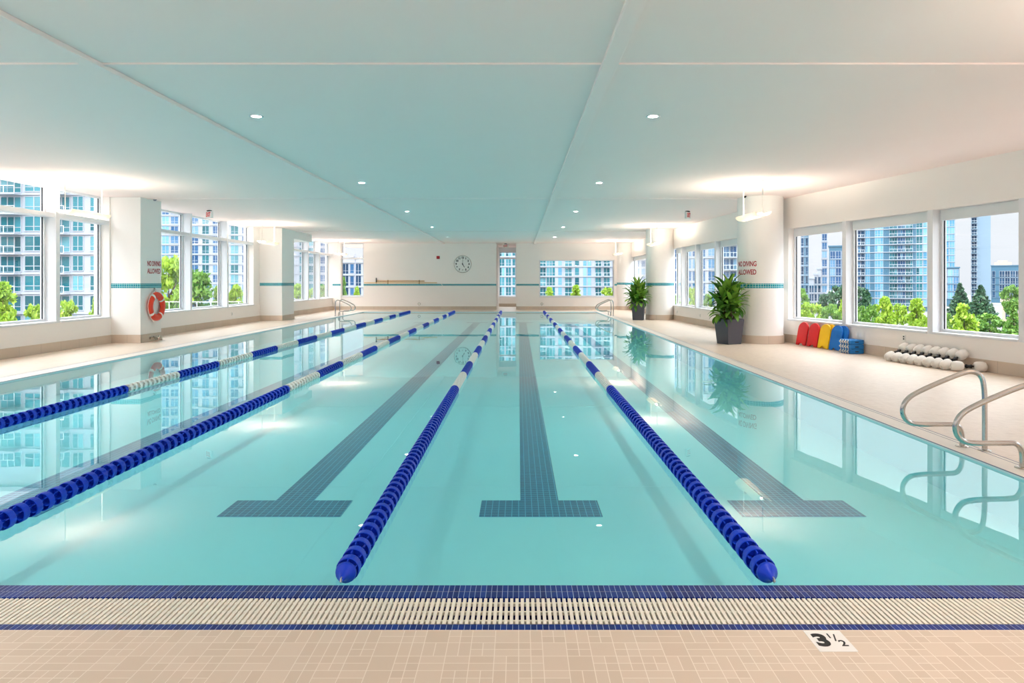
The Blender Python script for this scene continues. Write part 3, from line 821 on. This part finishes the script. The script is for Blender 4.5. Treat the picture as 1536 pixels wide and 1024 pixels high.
boards = [(15.62, .20, 'kick_red', 'red kickboard at the column end of the row'), (15.22, .20, 'kick_red', 'red kickboard beside the yellow ones'),
          (14.72, .155, 'kick_yellow', 'yellow kickboard tucked behind the other yellow one'), (14.84, .20, 'kick_yellow', 'yellow kickboard standing in front'),
          (14.34, .155, 'kick_blue', 'blue kickboard tucked behind the other blue one'), (14.46, .20, 'kick_blue', 'blue kickboard standing in front')]
for y, out, k, l in boards:
    o = tag(link('kickboard', bm_[k], None, bevel=.008), l, 'kickboard', 'kickboards leaning on the wall')
    p = wall_pt(y, out)
    xd = RU; tilt = math.radians(11)
    zd = (Vector((0, 0, 1))*math.cos(tilt) - RN*math.sin(tilt)).normalized(); yd = zd.cross(xd)
    o.matrix_world = Matrix(((xd.x, yd.x, zd.x, p.x), (xd.y, yd.y, zd.y, p.y), (xd.z, yd.z, zd.z, p.z+.006), (0, 0, 0, 1)))
# stack of foam blocks
for k in range(3):
    l = ['blue foam block with white ridged side, bottom of the stack of three', 'blue foam block with white ridged side, middle of the stack', 'blue foam block with white ridged side, top of the stack'][k]
    t = thing('foam_block', wall_pt(13.92, .20, k*.098), l, 'foam block', 'stacked blue foam blocks', rz=math.atan2(RU.y, RU.x))
    MB().box(-.17, .17, -.155, .155, .001, .096).build('body', 'block_blue', t, bevel=.014)
    # white ridges on the side that faces the pool (local -y is the room side)
    for j in range(4):
        x0 = -.165 + j*.075
        MB().tube([(x0+.02, -.15, .012), (x0+.03, -.166, .03), (x0+.0, -.17, .048), (x0+.03, -.166, .066), (x0+.02, -.15, .085)], .014, 8).build('ridge', 'foam_white', t, smooth=True)
    MB().box(.169, .1735, -.06, .02, .038, .058).build('slot', 'dark_gasket', t)
# foam dumbbells
def dumbbell(a, b_, label):
    a = Vector(a); b_ = Vector(b_); c_ = (a+b_)/2; ax = (b_-a).normalized(); L = (b_-a).length
    t = thing('foam_dumbbell', c_, label, 'dumbbell', 'white foam dumbbells in a heap')
    t.rotation_mode = 'QUATERNION'; t.rotation_quaternion = Vector((1, 0, 0)).rotation_difference(ax)
    for s in (-1, 1):
        m = MB()
        prof = [(.012, -.095), (.045, -.094), (.07, -.078), (.082, -.045), (.086, 0), (.082, .045), (.07, .078), (.045, .094), (.012, .095), (.010, .08), (.0, .08)]
        prof = [(0, -.08), (.010, -.08)] + prof[:-2] + [(.010, .08), (.0, .08)]
        m.lathe(prof, 24, (s*L/2, 0, 0), axis='x'); m.build('float_end', 'foam_white', t, smooth=True)
        MB().lathe([(0, s*.081), (.009, s*.081)], 12, (s*L/2, 0, 0), axis='x').build('bore', 'black_rubber', t)
    MB().tube([(-L/2+.05, 0, 0), (L/2-.05, 0, 0)], .018, 10).build('bar', 'black_rubber', t)
    MB().lathe([(.018, -.035), (.038, -.04), (.024, 0), (.038, .04), (.018, .035)], 14, axis='x').build('grip', 'black_rubber', t, smooth=True)
names_d = ['at the kickboard end', 'second from the kickboard end', 'third from the kickboard end', 'fourth from the kickboard end', 'fourth from the handrail end', 'third from the handrail end', 'second from the handrail end', 'at the handrail end']
ys = [12.62 - .178*k for k in range(8)]
for i, y in enumerate(ys):
    dumbbell(wall_pt(y, .43, .087), wall_pt(y-.01, .125, .245), 'white foam dumbbell with black grip propped on the wall, ' + names_d[i])
dumbbell(wall_pt(11.17, .42, .087), wall_pt(11.02, .12, .087), 'white foam dumbbell lying flat on the floor at the handrail end of the heap')

# ================================================================== PLANTS
def leaf(m, base, az, el, L, W, droop, twist, keep=None):
    n_ = 7
    for _ in range(6):                     # a leaf that would run into the column is a shorter one
        p = Vector(base); e = el; ok = True
        for i in range(n_):
            t = i/n_; p = p + Vector((math.cos(az)*math.cos(e), math.sin(az)*math.cos(e), math.sin(e)))*L/n_; e -= droop/n_*(.5+t)
            if keep and math.hypot(p.x-keep[0], p.y-keep[1]) < keep[2]+.05+W*.6: ok = False
        if ok: break
        L *= .75
    vs = []; fs = []
    d = Vector((math.cos(az), math.sin(az), 0)); side = Vector((-math.sin(az), math.cos(az), 0))
    p = Vector(base); e = el
    for i in range(n_+1):
        t = i/n_
        wd = W*(math.sin(PI*(t*.86+.10))**.9)*(1 if i < n_ else .05)
        dirv = d*math.cos(e) + Vector((0, 0, 1))*math.sin(e)
        nrm = (-d*math.sin(e) + Vector((0, 0, 1))*math.cos(e))
        sd = (side*math.cos(twist) + nrm*math.sin(twist))
        vs += [p - sd*wd + nrm*wd*.25, p, p + sd*wd + nrm*wd*.25]
        p = p + dirv*L/n_; e -= droop/n_*(.5+t)
    for i in range(n_):
        a = 3*i; b_ = 3*(i+1)
        fs += [(a, a+1, b_+1, b_), (a+1, a+2, b_+2, b_+1)]
    m.add(vs, fs)
def planter(loc, label, seed, pot_h, top_a, bot_a, hmax, spread, rot, col):
    keep = (col[0]-loc[0], col[1]-loc[1], col[2])
    rnd = random.Random(seed)
    t = thing('potted_plant', loc, label, 'potted plant')
    r2 = math.sqrt(2)/2
    m = MB(); m.frustum(0, 0, 0, pot_h, bot_a*r2, top_a*r2, rot); m.build('pot', 'pot_grey', t, bevel=.008)
    MB().frustum(0, 0, pot_h-.01, pot_h+.012, top_a*r2*.93, top_a*r2*.93, rot).build('soil', 'soil', t)
    fol = MB(); heads = [(0, 0, hmax-.36, 1), (-.17, -.06, hmax-.52, 0), (.15, -.08, hmax-.55, 0), (-.02, .14, hmax-.5, 0), (.02, -.16, hmax-.68, 0), (-.2, -.1, hmax-.78, 0), (.13, .1, hmax-.74, 0), (-.12, .12, hmax-.82, 0)]
    for hx, hy, hz, main in heads:
        MB().tube([(hx*.6, hy*.6, pot_h), (hx*.8, hy*.8, (pot_h+hz)/2), (hx, hy, hz)], .022, 8).build('cane', 'cane', t, smooth=True)
        N = 30 if main else 24
        for k in range(N):
            fr = k/N
            az = k*2.39996 + rnd.uniform(-.2, .2)
            el = 1.3 - fr*1.55 + rnd.uniform(-.15, .15)
            L = spread*(.62 + .38*math.sin(PI*min(1, fr*1.1+.2)))*rnd.uniform(.85, 1.1)
            leaf(fol, (hx, hy, hz - fr*.26), az, el, L, .05*rnd.uniform(.85, 1.2)*spread/.5, rnd.uniform(.9, 1.7)*(.4+fr), rnd.uniform(-.4, .4), keep)
    fol.build('foliage', 'leaf_plant', t, smooth=True)
planter((wx(1093.5, 16.0), 16.0, 0), 'larger leafy green plant in a tapered charcoal pot by the big round column', 3, .60, .50, .40, 1.68, .56, math.radians(24), RC[0])
planter((wx(957.5, 26.0), 26.0, 0), 'distant leafy green plant in a charcoal pot by the second round column', 11, .70, .50, .42, 1.62, .60, math.radians(-14), RC[1])

# ================================================================== OUTSIDE
GZ = -9.0
struct('ground', MB().box(-420, 420, -200, 520, GZ-.5, GZ), 'asphalt', 'grey street level far below the pool hall', 'ground')

WM = {}
def win_meshes(w, h, n, gm, fm='facade_white'):
    key = (round(w, 2), round(h, 2), n, gm, fm)
    if key not in WM:
        fr = MB(); t = min(.12, w*.06); d0, d1 = -.12, .0
        fr.box(-w/2, w/2, d0, d1, 0, t); fr.box(-w/2, w/2, d0, d1, h-t, h)
        for k in range(n+1):
            x = -w/2 + (w-t)*k/n; fr.box(x, x+t, d0, d1, t, h-t)
        if h > 1.9: fr.box(-w/2, w/2, d0+.02, d1, h*.30, h*.30+t*.8)
        pn = MB()
        for k in range(n):
            x = -w/2 + (w-t)*k/n
            pn.box(x+t*.5, x+(w-t)/n+t*.5, -.06, .0, t*.5, h-t*.5)
        WM[key] = (fr, pn, fr.mesh('window', fm), pn.mesh('pane', gm))
    return WM[key]

def building(name, label, Y, depth, px0, px1, ztop, pitch, zref, cols, wall='facade_white', slabs=True, group=None, cat='building', slab_mt=None, zlo=-6., slab_d=.25, turn=True):
    """a tower whose long face looks down the pool hall; cols are bays (kind, from, to, panes, glass)"""
    if turn:                       # the block stands square to the direction in which the hall looks at it
        Xc = wx((px0+px1)/2, Y); th = math.atan2(Xc, Y); dist = math.hypot(Xc, Y)
        def wl_(px): return dist*math.tan(math.atan((px-VPX)/F) - th)
    else:
        Xc = wx((px0+px1)/2, Y); th = 0
        def wl_(px): return wx(px, Y) - Xc
    t = thing(name, (Xc, Y, GZ), label, cat, group, rz=-th)
    x0, x1, cx = wl_(px0), wl_(px1), 0.
    MB().box(x0-cx, x1-cx, 0, depth, 0, ztop-GZ).build('wall', wall, t)
    MB().box(x0-cx-.3, x1-cx+.3, -.3, depth+.3, ztop-GZ, ztop-GZ+.5).build('roof', wall, t)
    floors = []
    k = math.floor((zlo-zref)/pitch)
    while zref + (k+1)*pitch <= ztop+.01:
        z = zref + k*pitch
        if z > GZ: floors.append(z)
        k += 1
    floors.sort(key=lambda z: abs(z-3))
    cnt = 0; extra_f = MB(); extra_p = MB(); ns = 0; nbal = 0
    for z in floors:
        if slabs:
            MB().box(x0-cx, x1-cx, -slab_d, .02, z-GZ-.13, z-GZ+.13).build('floor_slab', slab_mt or wall, t)
        for c_ in cols:
            kind, a, b_, npn, gm = c_
            xa, xb = wl_(a), wl_(b_); w_ = xb-xa
            if kind == 'win': zz, h = z + pitch*.12, pitch*.79
            elif kind == 'strip': zz, h = z + .16, pitch-.32
            else: zz, h = z + .18, pitch-.5
            fr, pn, fme, pme = win_meshes(w_, h, npn, gm)
            loc = ((xa+xb)/2, 0, zz-GZ)
            if cnt < 100:
                cnt += 1
                o = link('window', fme, t); o.location = loc
                p = link('pane', pme, o)
            else:
                Tm = Matrix.Translation(loc); extra_f.T = Tm; extra_p.T = Tm
                extra_f.add(fr.v, fr.f); extra_p.add(pn.v, pn.f)
            if kind == 'balc' and nbal < 100:
                nbal += 1
                bo = MB().box(xa, xb, -1.5, -.02, z-GZ-.15, z-GZ+.05).build('balcony', slab_mt or wall, t)
                rb = MB(); rb.box(xa+.05, xb-.05, -1.46, -1.42, z-GZ+.1, z-GZ+1.0)
                rr = rb.build('railing', 'rail_glass', bo)
                tr_ = MB(); tr_.box(xa, xb, -1.5, -1.4, z-GZ+1.0, z-GZ+1.08); npst = max(2, int(w_/1.2))
                for q in range(npst+1):
                    xx = xa + (w_-.06)*q/npst; tr_.box(xx, xx+.06, -1.5, -1.42, z-GZ+.05, z-GZ+1.0)
                tr_.build('handrail_bar', 'white_frame', bo)
    if extra_f.v:
        o = extra_f.build('window', 'facade_white', t); o['kind'] = 'stuff'
        extra_p.build('pane', cols[0][4], o)
    return t

G1, G2, G3, G4 = 'glass_teal', 'glass_blue', 'glass_dark', 'glass_pale'
# lifebuoy side
building('apartment_tower', 'white apartment tower with teal windows and balconies outside the first windows on the lifebuoy side', 95, 14, -330, 160, 28, 2.85, 2.7,
         [('win', -300, -270, 3, G1), ('balc', -262, -230, 3, G1), ('win', -215, -185, 2, G1), ('balc', -170, -138, 3, G1), ('win', -120, -92, 2, G1), ('balc', -82, -50, 3, G1), ('win', -38, -8, 2, G1),
          ('balc', 1, 33, 3, G1), ('win', 37, 66, 2, G1), ('balc', 80, 106, 2, G1), ('win', 109, 126, 2, G1), ('win', 135, 157, 2, G1)], turn=False)
building('glass_tower', 'pale tower with blue glass strips outside the windows past the lifebuoy column', 190, 16, 222, 400, 44, 2.8, 1.0,
         [('strip', 226, 238, 2, G2), ('strip', 243, 254, 2, G4), ('win', 256, 268, 2, G2), ('strip', 286, 298, 2, G2), ('strip', 303, 314, 2, G1), ('win', 319, 329, 2, G2), ('win', 333, 340, 1, G2), ('strip', 346, 358, 2, G1), ('win', 363, 373, 2, G2), ('strip', 380, 392, 2, G2)], turn=False)
building('white_tower', 'white tower with slim blue windows seen past the second square column', 214, 14, 425, 503, 44, 2.9, 1.2,
         [('win', 430, 440, 2, G2), ('win', 449, 457, 2, G1), ('win', 463, 471, 2, G1), ('win', 480, 490, 2, G2), ('win', 494, 500, 1, G2)])
building('office_block', 'low blue-windowed block outside the tall corner window', 160, 14, 506, 546, wz(394, 160), 2.9, .3,
         [('strip', 514, 523, 2, G3), ('win', 525, 531, 1, G2), ('strip', 533, 542, 2, G3)])
mast = thing('antenna_mast', (wx(533, 158), 158, GZ), 'thin antenna mast outside the tall corner window', 'antenna')
MB().tube([(0, 0, 0), (0, 0, wz(381, 158)-GZ)], .14, 8).build('pole', 'facade_grey', mast)
MB().tube([(0, 0, wz(389, 158)-GZ), (0, 0, wz(384, 158)-GZ)], .4, 8).build('collar', 'facade_grey', mast)
# far wall
building('apartment_block', 'white apartment block with teal windows and balconies outside the far wall windows', 195, 16, 725, 930, 30, 2.9, wz(414.5, 195),
         [('balc', 732, 741, 2, G1), ('strip', 748.5, 757, 2, G1), ('strip', 758.5, 767, 2, G1), ('win', 768.5, 773, 1, G1), ('win', 784, 800, 2, G1), ('balc', 810, 819, 2, G1), ('strip', 819.5, 833, 3, G1), ('win', 837, 843, 1, G4), ('balc', 847, 858, 2, G1),
          ('win', 862, 869, 1, G1), ('strip', 874.5, 880, 1, G4), ('strip', 881, 887, 1, G4), ('balc', 892.5, 902, 2, G1), ('balc', 905, 915, 2, G1), ('win', 919, 925, 1, G2)])
# planter side, between the round columns
building('white_apartment_tower', 'white tower with blue windows outside the windows between the round columns', 150, 14, 1000, 1120, 24, 2.8, 1.4,
         [('win', 1004, 1010, 1, G2), ('strip', 1012, 1018, 2, G2), ('win', 1021, 1026, 1, G2), ('win', 1030, 1037, 2, G2), ('win', 1039, 1043, 1, G2), ('strip', 1050, 1058, 2, G2), ('win', 1062, 1073, 2, G2), ('balc', 1084, 1094, 2, G2), ('balc', 1095, 1105, 2, G2), ('win', 1109, 1117, 1, G2)])
building('corner_tower', 'white tower glimpsed between the two far round columns', 240, 14, 935, 985, 24, 2.9, .8, [('win', 940, 946, 1, G2), ('win', 954, 959, 1, G2), ('win', 962, 968, 1, G2), ('win', 974, 980, 1, G2)])
building('slim_tower', 'slim white tower with teal windows glimpsed beside the big round column', 170, 14, 1160, 1184, 16, 2.9, 1.0, [('win', 1163, 1171, 2, G1), ('win', 1173, 1182, 2, G1)])
building('blue_glass_tower', 'blue glass tower at the column end of the kickboard window', 210, 14, 1187, 1213, 26, 3.0, .6, [('strip', 1188.5, 1197, 2, G2), ('strip', 1197.5, 1206, 2, G3), ('win', 1208.5, 1212, 1, G3)], wall='facade_glass', slab_mt='facade_pale')
# stepped white block: four tiers of one building
tiers = []
for i, (a, b_, yt, cs) in enumerate(((1232, 1241.5, 340, [('win', 1233, 1240.5, 2, G2)]), (1226.1, 1231.9, 404, [('win', 1227, 1231, 1, G3)]), (1221.1, 1225.9, 412, [('win', 1221.7, 1225.4, 1, G3)]), (1213, 1220.9, 418, [('win', 1214, 1217, 1, G3), ('win', 1217.8, 1220.5, 1, G3)]))):
    tiers.append(building('stepped_block', 'white block stepping up to a slim tower in the kickboard window', 230, 14, a, b_, wz(yt, 230), 3.0, .5, cs))
base = tiers[0]
LM_ = lambda o: Matrix.Translation(o.location) @ o.rotation_euler.to_matrix().to_4x4()
for t_ in tiers[1:]:
    for ch in list(t_.children):
        ml_ = LM_(base).inverted() @ LM_(t_) @ Matrix.Translation(ch.location)
        ch.parent = base; ch.location = ml_.to_translation(); ch.rotation_euler = ml_.to_euler()
    bpy.data.objects.remove(t_)
building('blue_office_block', 'blue glass office block ending the kickboard window', 250, 14, 1243.5, 1272.5, wz(370, 250), 3.2, .5, [('strip', 1245, 1253, 2, G2), ('strip', 1253.5, 1261.5, 2, G2), ('strip', 1262, 1271, 2, G2)], wall='facade_glass', slab_mt='facade_pale')
building('glass_high_rise', 'wide teal glass high-rise filling the window above the dumbbells', 240, 18, 1276, 1408, 29, 2.8, 1.1,
         [('balc', 1283, 1291, 2, G2), ('balc', 1291.5, 1297, 1, G3), ('strip', 1298, 1305, 2, G4), ('strip', 1312, 1325, 3, G4), ('balc', 1334, 1346, 3, G1), ('balc', 1346.5, 1358, 3, G2), ('balc', 1358.5, 1369, 3, G1), ('strip', 1374, 1384, 2, G1), ('strip', 1384.5, 1396, 2, G4)], wall='facade_glass', slab_mt='facade_white')
building('pale_glass_tower', 'pale blue glass tower at the dumbbell end of the conifer window', 300, 16, 1404, 1432.5, 40, 3.2, .8, [('strip', 1405, 1414, 2, G4), ('strip', 1414.5, 1423.5, 2, G4), ('strip', 1424, 1432, 2, G4)], wall='facade_pale')
building('glass_annex', 'lower blue glass block in front of the pale glass tower', 280, 10, 1411, 1439, wz(402, 280), 3.2, .6, [('strip', 1413, 1421, 2, G2), ('strip', 1421.5, 1429.5, 2, G4), ('strip', 1430, 1438, 2, G2)], wall='facade_glass')
building('slim_high_rise', 'slim high-rise with a dark balcony strip and pale panel side behind the conifers', 300, 16, 1456.5, 1486, 40, 2.75, .8, [('balc', 1457.2, 1465.4, 2, G3)], wall='facade_pale', slabs=False)
building('dark_office_block', 'low dark blue glass office block beside the slim high-rise', 330, 16, 1486.5, 1531, wz(399, 330), 3.4, .3, [('strip', 1488, 1493, 1, G3), ('strip', 1499, 1507, 2, G3), ('strip', 1507.5, 1515, 2, G3), ('strip', 1515.5, 1523, 2, G3), ('strip', 1523.5, 1530, 2, G3)], wall='facade_glass')
ph = thing('roof_plant_room', (wx(1513, 336), 340, wz(399, 330)+.5), 'beige rooftop plant room on the dark office block', 'plant room')
MB().box(-3, 3, -2, 2, 0, 1.8).build('wall', 'facade_beige', ph); MB().box(-1.6, 1.2, -1.5, 1.5, 1.8, 2.6).build('hatch', 'facade_beige', ph)
building('balcony_tower', 'grey balcony tower cut by the picture edge in the conifer window', 150, 14, 1530.5, 1640, 36, 3.0, .6, [('balc', 1531.5, 1546, 2, G3), ('win', 1550, 1565, 2, G3), ('balc', 1570, 1590, 2, G3), ('win', 1600, 1630, 3, G3)], wall='facade_grey')
building('beige_house', 'low beige flat-roofed building behind the conifer window trees', 130, 10, 1503, 1534, wz(453, 130), 3.0, -6.2, [('win', 1508, 1514, 2, G3), ('win', 1520, 1527, 2, G3)], wall='facade_beige', slabs=False)
building('white_pavilion', 'small white flat-roofed pavilion among trees in the kickboard window', 140, 8, 1242, 1262, wz(440, 140), 3.0, -6.0, [('win', 1246, 1252, 2, G3), ('win', 1254, 1260, 2, G3)], slabs=False)

rl = thing('terrace_railing', (wx(290, 60), 60, GZ), 'white terrace railing below the big tree past the lifebuoy column', 'railing')
zt = wz(450, 60)-GZ
MB().box(-6, 6, -4, 0, 0, zt-1.1).build('terrace', 'facade_white', rl)
MB().box(-6, 6, -4.05, -3.97, zt-.06, zt).build('top_rail', 'white_frame', rl)
for k in range(11): MB().box(-6+k*1.18, -5.95+k*1.18, -4.04, -3.98, zt-1.1, zt-.06).build('post', 'white_frame', rl)
MB().box(-6, 6, -4.02, -4.0, zt-1.05, zt-.1).build('glass_panel', 'rail_glass', rl)

# trees: crown radius 1, ground 0, top 1
def tree_meshes(kind, seed, mt):
    rnd = random.Random(seed); m = MB()
    clumps = []
    if kind == 'round':
        for _ in range(34):
            a = rnd.uniform(0, 2*PI); z = rnd.uniform(.5, .95); prof = math.sqrt(max(.05, 1-((z-.72)/.26)**2)); r = prof*rnd.uniform(.45, .85)
            clumps.append((r*math.cos(a), r*math.sin(a), z, .3, .055))
    elif kind == 'maple':
        for _ in range(40):
            a = rnd.uniform(0, 2*PI); tt = rnd.random(); z = .6+.37*tt; prof = (1-tt)**.75*.95+.06; r = prof*rnd.uniform(.35, .9)
            clumps.append((r*math.cos(a), r*math.sin(a), z, .27, .045))
    else:
        for k in range(11):
            tt = k/10; z = .4 + .57*tt; R = (1-tt)*.9+.08; nn_ = max(3, int(11*(1-tt)))
            for q in range(nn_):
                a = q*2*PI/nn_ + k; clumps.append((R*.62*math.cos(a), R*.62*math.sin(a), z-.02, R*.42, .035))
    per = 46 if kind != 'conifer' else 24
    for cx, cy, cz, cr, ch in clumps:
        for _ in range(per):
            while True:
                q = Vector((rnd.uniform(-1, 1), rnd.uniform(-1, 1), rnd.uniform(-1, 1)))
                if q.length < 1: break
            p = Vector((cx+q.x*cr, cy+q.y*cr, min(cz+q.z*ch, 1)))
            n_ = Vector((rnd.gauss(0, 1), rnd.gauss(0, 1), rnd.gauss(.5, 1))).normalized(); u = n_.orthogonal().normalized(); u.rotate(Matrix.Rotation(rnd.uniform(0, 6), 3, n_)); v = n_.cross(u)
            s = rnd.uniform(.08, .15); sz = .28
            vs = [p+u*s, p+v*s*.6, p-u*s, p-v*s*.6]
            vs = [Vector((w_.x, w_.y, p.z+(w_.z-p.z)*sz)) for w_ in vs]
            m.add(vs, [(0, 1, 2, 3)])
    fo = m.mesh('foliage', mt)
    t = MB(); t.tube([(0, 0, 0), (.01, .01, .3), (0, 0, .6), (0, 0, .9)], [.07, .055, .035, .012], 8)
    for k in range(5):
        a = k*1.3; t.tube([(0, 0, .38+.07*k), (.35*math.cos(a), .35*math.sin(a), .5+.07*k)], [.025, .008], 6)
    return fo, t.mesh('trunk', 'bark', True)
TM = {}
def tree(px, Y, ytop, wpx, kind, mt, label):
    key = (kind, mt, len(label) % 2)
    if key not in TM: TM[key] = tree_meshes(kind, hash(kind) % 7 + key[2]*5 + 1 if False else {'round': 3, 'maple': 5, 'conifer': 9}[kind] + key[2]*20, mt)
    fo, tr_ = TM[key]
    t = thing('conifer' if kind == 'conifer' else 'tree', (wx(px, Y), Y, GZ), label, 'tree', 'trees outside the windows')
    r = wpx*Y/F/2; h = wz(ytop, Y)-GZ
    t.scale = (r, r, h); t.rotation_euler = (0, 0, px*.7)
    link('foliage', fo, t); link('trunk', tr_, t)
LM, MD, DK = 'leaf_lime', 'leaf_mid', 'leaf_dark'
for a in [
    (4, 60, 425, 58, 'maple', LM, 'yellow-green tree cut by the picture edge outside the first lifebuoy-side window'),
    (52, 70, 456, 34, 'round', LM, 'low yellow-green treetop beside the deep white mullion, first lifebuoy-side window'),
    (101, 70, 450, 32, 'round', LM, 'low green treetop below balconies in the window touching the lifebuoy column'),
    (150, 62, 432, 32, 'maple', LM, 'yellow-green tree against the jamb of the lifebuoy column window'),
    (253, 70, 384, 62, 'round', LM, 'tall round bright green tree just past the lifebuoy column'),
    (292, 82, 402, 56, 'round', MD, 'tall green tree behind the first mullion past the lifebuoy column'),
    (326, 85, 430, 22, 'maple', LM, 'small bright tree beside the second mullion past the lifebuoy column'),
    (355, 85, 428, 38, 'maple', LM, 'bright tree low in the window ending at the second square column'),
    (448, 130, 424, 24, 'round', LM, 'bright tree in the window straight after the second square column'),
    (467, 130, 432, 15, 'round', LM, 'small bright tree in the narrow middle window of the far run'),
    (484, 130, 425, 18, 'round', MD, 'green tree in the window meeting the far corner'),
    (516, 140, 416, 12, 'maple', MD, 'slim darker tree at the jamb of the tall corner window'),
    (535, 135, 430, 17, 'maple', LM, 'bright tree low in the tall corner window'),
    (824, 150, 431, 22, 'maple', LM, 'bright conical tree nearest the passage in the far wide window'),
    (864, 150, 428, 25, 'maple', LM, 'bright conical tree in the middle of the far wide window'),
    (912, 150, 431, 24, 'round', LM, 'pale green tree at the round column end of the far wide window'),
    (962, 150, 436, 12, 'round', MD, 'tree glimpsed between the two far round columns'),
    (1015, 110, 440, 14, 'round', MD, 'tree low in the window beside the second round column'),
    (1038, 100, 431, 18, 'round', LM, 'bright round tree low in the second narrow window past the far planter'),
    (1062, 100, 440, 16, 'round', MD, 'tree behind the leaf tips of the larger potted plant'),
    (1178, 80, 466, 14, 'round', LM, 'treetop glimpsed in the sliver of window beside the big round column'),
    (1201, 110, 432, 24, 'round', MD, 'green tree at the column end of the kickboard window'),
    (1240, 115, 438, 26, 'round', DK, 'dark round tree in the middle of the kickboard window'),
    (1258, 120, 428, 30, 'round', DK, 'dark spreading tree above the white pavilion'),
    (1217, 84, 452, 36, 'round', LM, 'bright treetop low in the kickboard window, column half'),
    (1246, 75, 456, 34, 'round', MD, 'green treetop low in the kickboard window, dumbbell half'),
    (1268, 82, 448, 22, 'round', LM, 'bright treetop beside the mullion between kickboard and dumbbell windows'),
    (1290, 110, 428, 36, 'round', DK, 'dark tree at the kickboard end of the dumbbell window'),
    (1289, 75, 458, 28, 'round', MD, 'green treetop low in the kickboard end corner of the dumbbell window'),
    (1308, 85, 456, 24, 'round', MD, 'green treetop before the pale glass strip of the high-rise'),
    (1327, 72, 446, 40, 'maple', LM, 'bright conical tree low in the middle of the dumbbell window'),
    (1350, 82, 454, 24, 'round', LM, 'pale bright treetop between two conical trees'),
    (1375, 72, 449, 42, 'maple', LM, 'bright conical tree low at the handrail end of the dumbbell window'),
    (1400, 82, 456, 26, 'maple', LM, 'bright tree behind the mullion beside the conifer window'),
    (1440, 126, 424, 46, 'conifer', DK, 'dark conifer in front of the pale glass tower'),
    (1471, 114, 427, 56, 'conifer', DK, 'dark conifer in front of the slim high-rise'),
    (1516, 118, 427, 28, 'round', MD, 'olive round tree in front of the dark office block'),
    (1415, 85, 466, 26, 'round', MD, 'green treetop at the mullion edge of the conifer window'),
    (1446, 70, 456, 48, 'maple', LM, 'bright lime conical tree low in front of the two conifers'),
    (1485, 82, 470, 44, 'round', MD, 'low green treetop below the second conifer'),
    (1520, 78, 456, 46, 'conifer', MD, 'mid-green conical tree at the picture edge below the beige building'),
]: tree(*a)

# ================================================================== WORLD AND CAMERA
wd = bpy.data.worlds.new('overcast_sky'); scene.world = wd; wd.use_nodes = True
nt = wd.node_tree; nt.nodes.clear()
out = nt.nodes.new('ShaderNodeOutputWorld'); bg = nt.nodes.new('ShaderNodeBackground')
tc = nt.nodes.new('ShaderNodeTexCoord'); sp = nt.nodes.new('ShaderNodeSeparateXYZ')
nt.links.new(tc.outputs['Generated'], sp.inputs[0])
cr = nt.nodes.new('ShaderNodeValToRGB'); nt.links.new(sp.outputs[2], cr.inputs[0])
el = cr.color_ramp.elements
el[0].position = 0; el[0].color = (.86, .88, .94, 1); el[1].position = 1; el[1].color = (6.8, 7.0, 7.3, 1)
e = el.new(.13); e.color = (.98, 1.0, 1.06, 1)
e = el.new(.25); e.color = (1.9, 1.95, 2.05, 1)
e = el.new(.5); e.color = (6.0, 6.15, 6.4, 1)
nz = nt.nodes.new('ShaderNodeTexNoise'); nz.inputs['Scale'].default_value = 3; nz.inputs['Detail'].default_value = 5
mp = nt.nodes.new('ShaderNodeMapping'); mp.inputs['Scale'].default_value = (1, 1, 3); nt.links.new(tc.outputs['Generated'], mp.inputs[0]); nt.links.new(mp.outputs[0], nz.inputs['Vector'])
mr = nt.nodes.new('ShaderNodeMapRange'); mr.inputs[1].default_value = .3; mr.inputs[2].default_value = .7; mr.inputs[3].default_value = .92; mr.inputs[4].default_value = 1.05
nt.links.new(nz.outputs[0], mr.inputs[0])
ml = nt.nodes.new('ShaderNodeVectorMath'); ml.operation = 'SCALE'; nt.links.new(cr.outputs[0], ml.inputs[0]); nt.links.new(mr.outputs[0], ml.inputs['Scale'])
nt.links.new(ml.outputs[0], bg.inputs[0]); bg.inputs[1].default_value = .365
nt.links.new(bg.outputs[0], out.inputs[0])

cam = bpy.data.cameras.new('camera'); co = bpy.data.objects.new('camera', cam); COL.objects.link(co)
co.location = (0, 0, CH); co.rotation_euler = (PI/2, 0, 0)
cam.sensor_width = 36; cam.lens = F/1536*36
cam.shift_x = -(VPX-768)/1536; cam.shift_y = -(512-HOR)/1536
cam.clip_start = .05; cam.clip_end = 2000
scene.camera = co

scene.view_settings.view_transform = 'Standard'; scene.view_settings.look = 'None'
scene.view_settings.gamma = 1; scene.view_settings.exposure = 1.53
cy = scene.cycles
cy.use_denoising = True
cy.max_bounces = 12; cy.diffuse_bounces = 6; cy.glossy_bounces = 5; cy.transmission_bounces = 6; cy.transparent_max_bounces = 24
cy.sample_clamp_indirect = 8
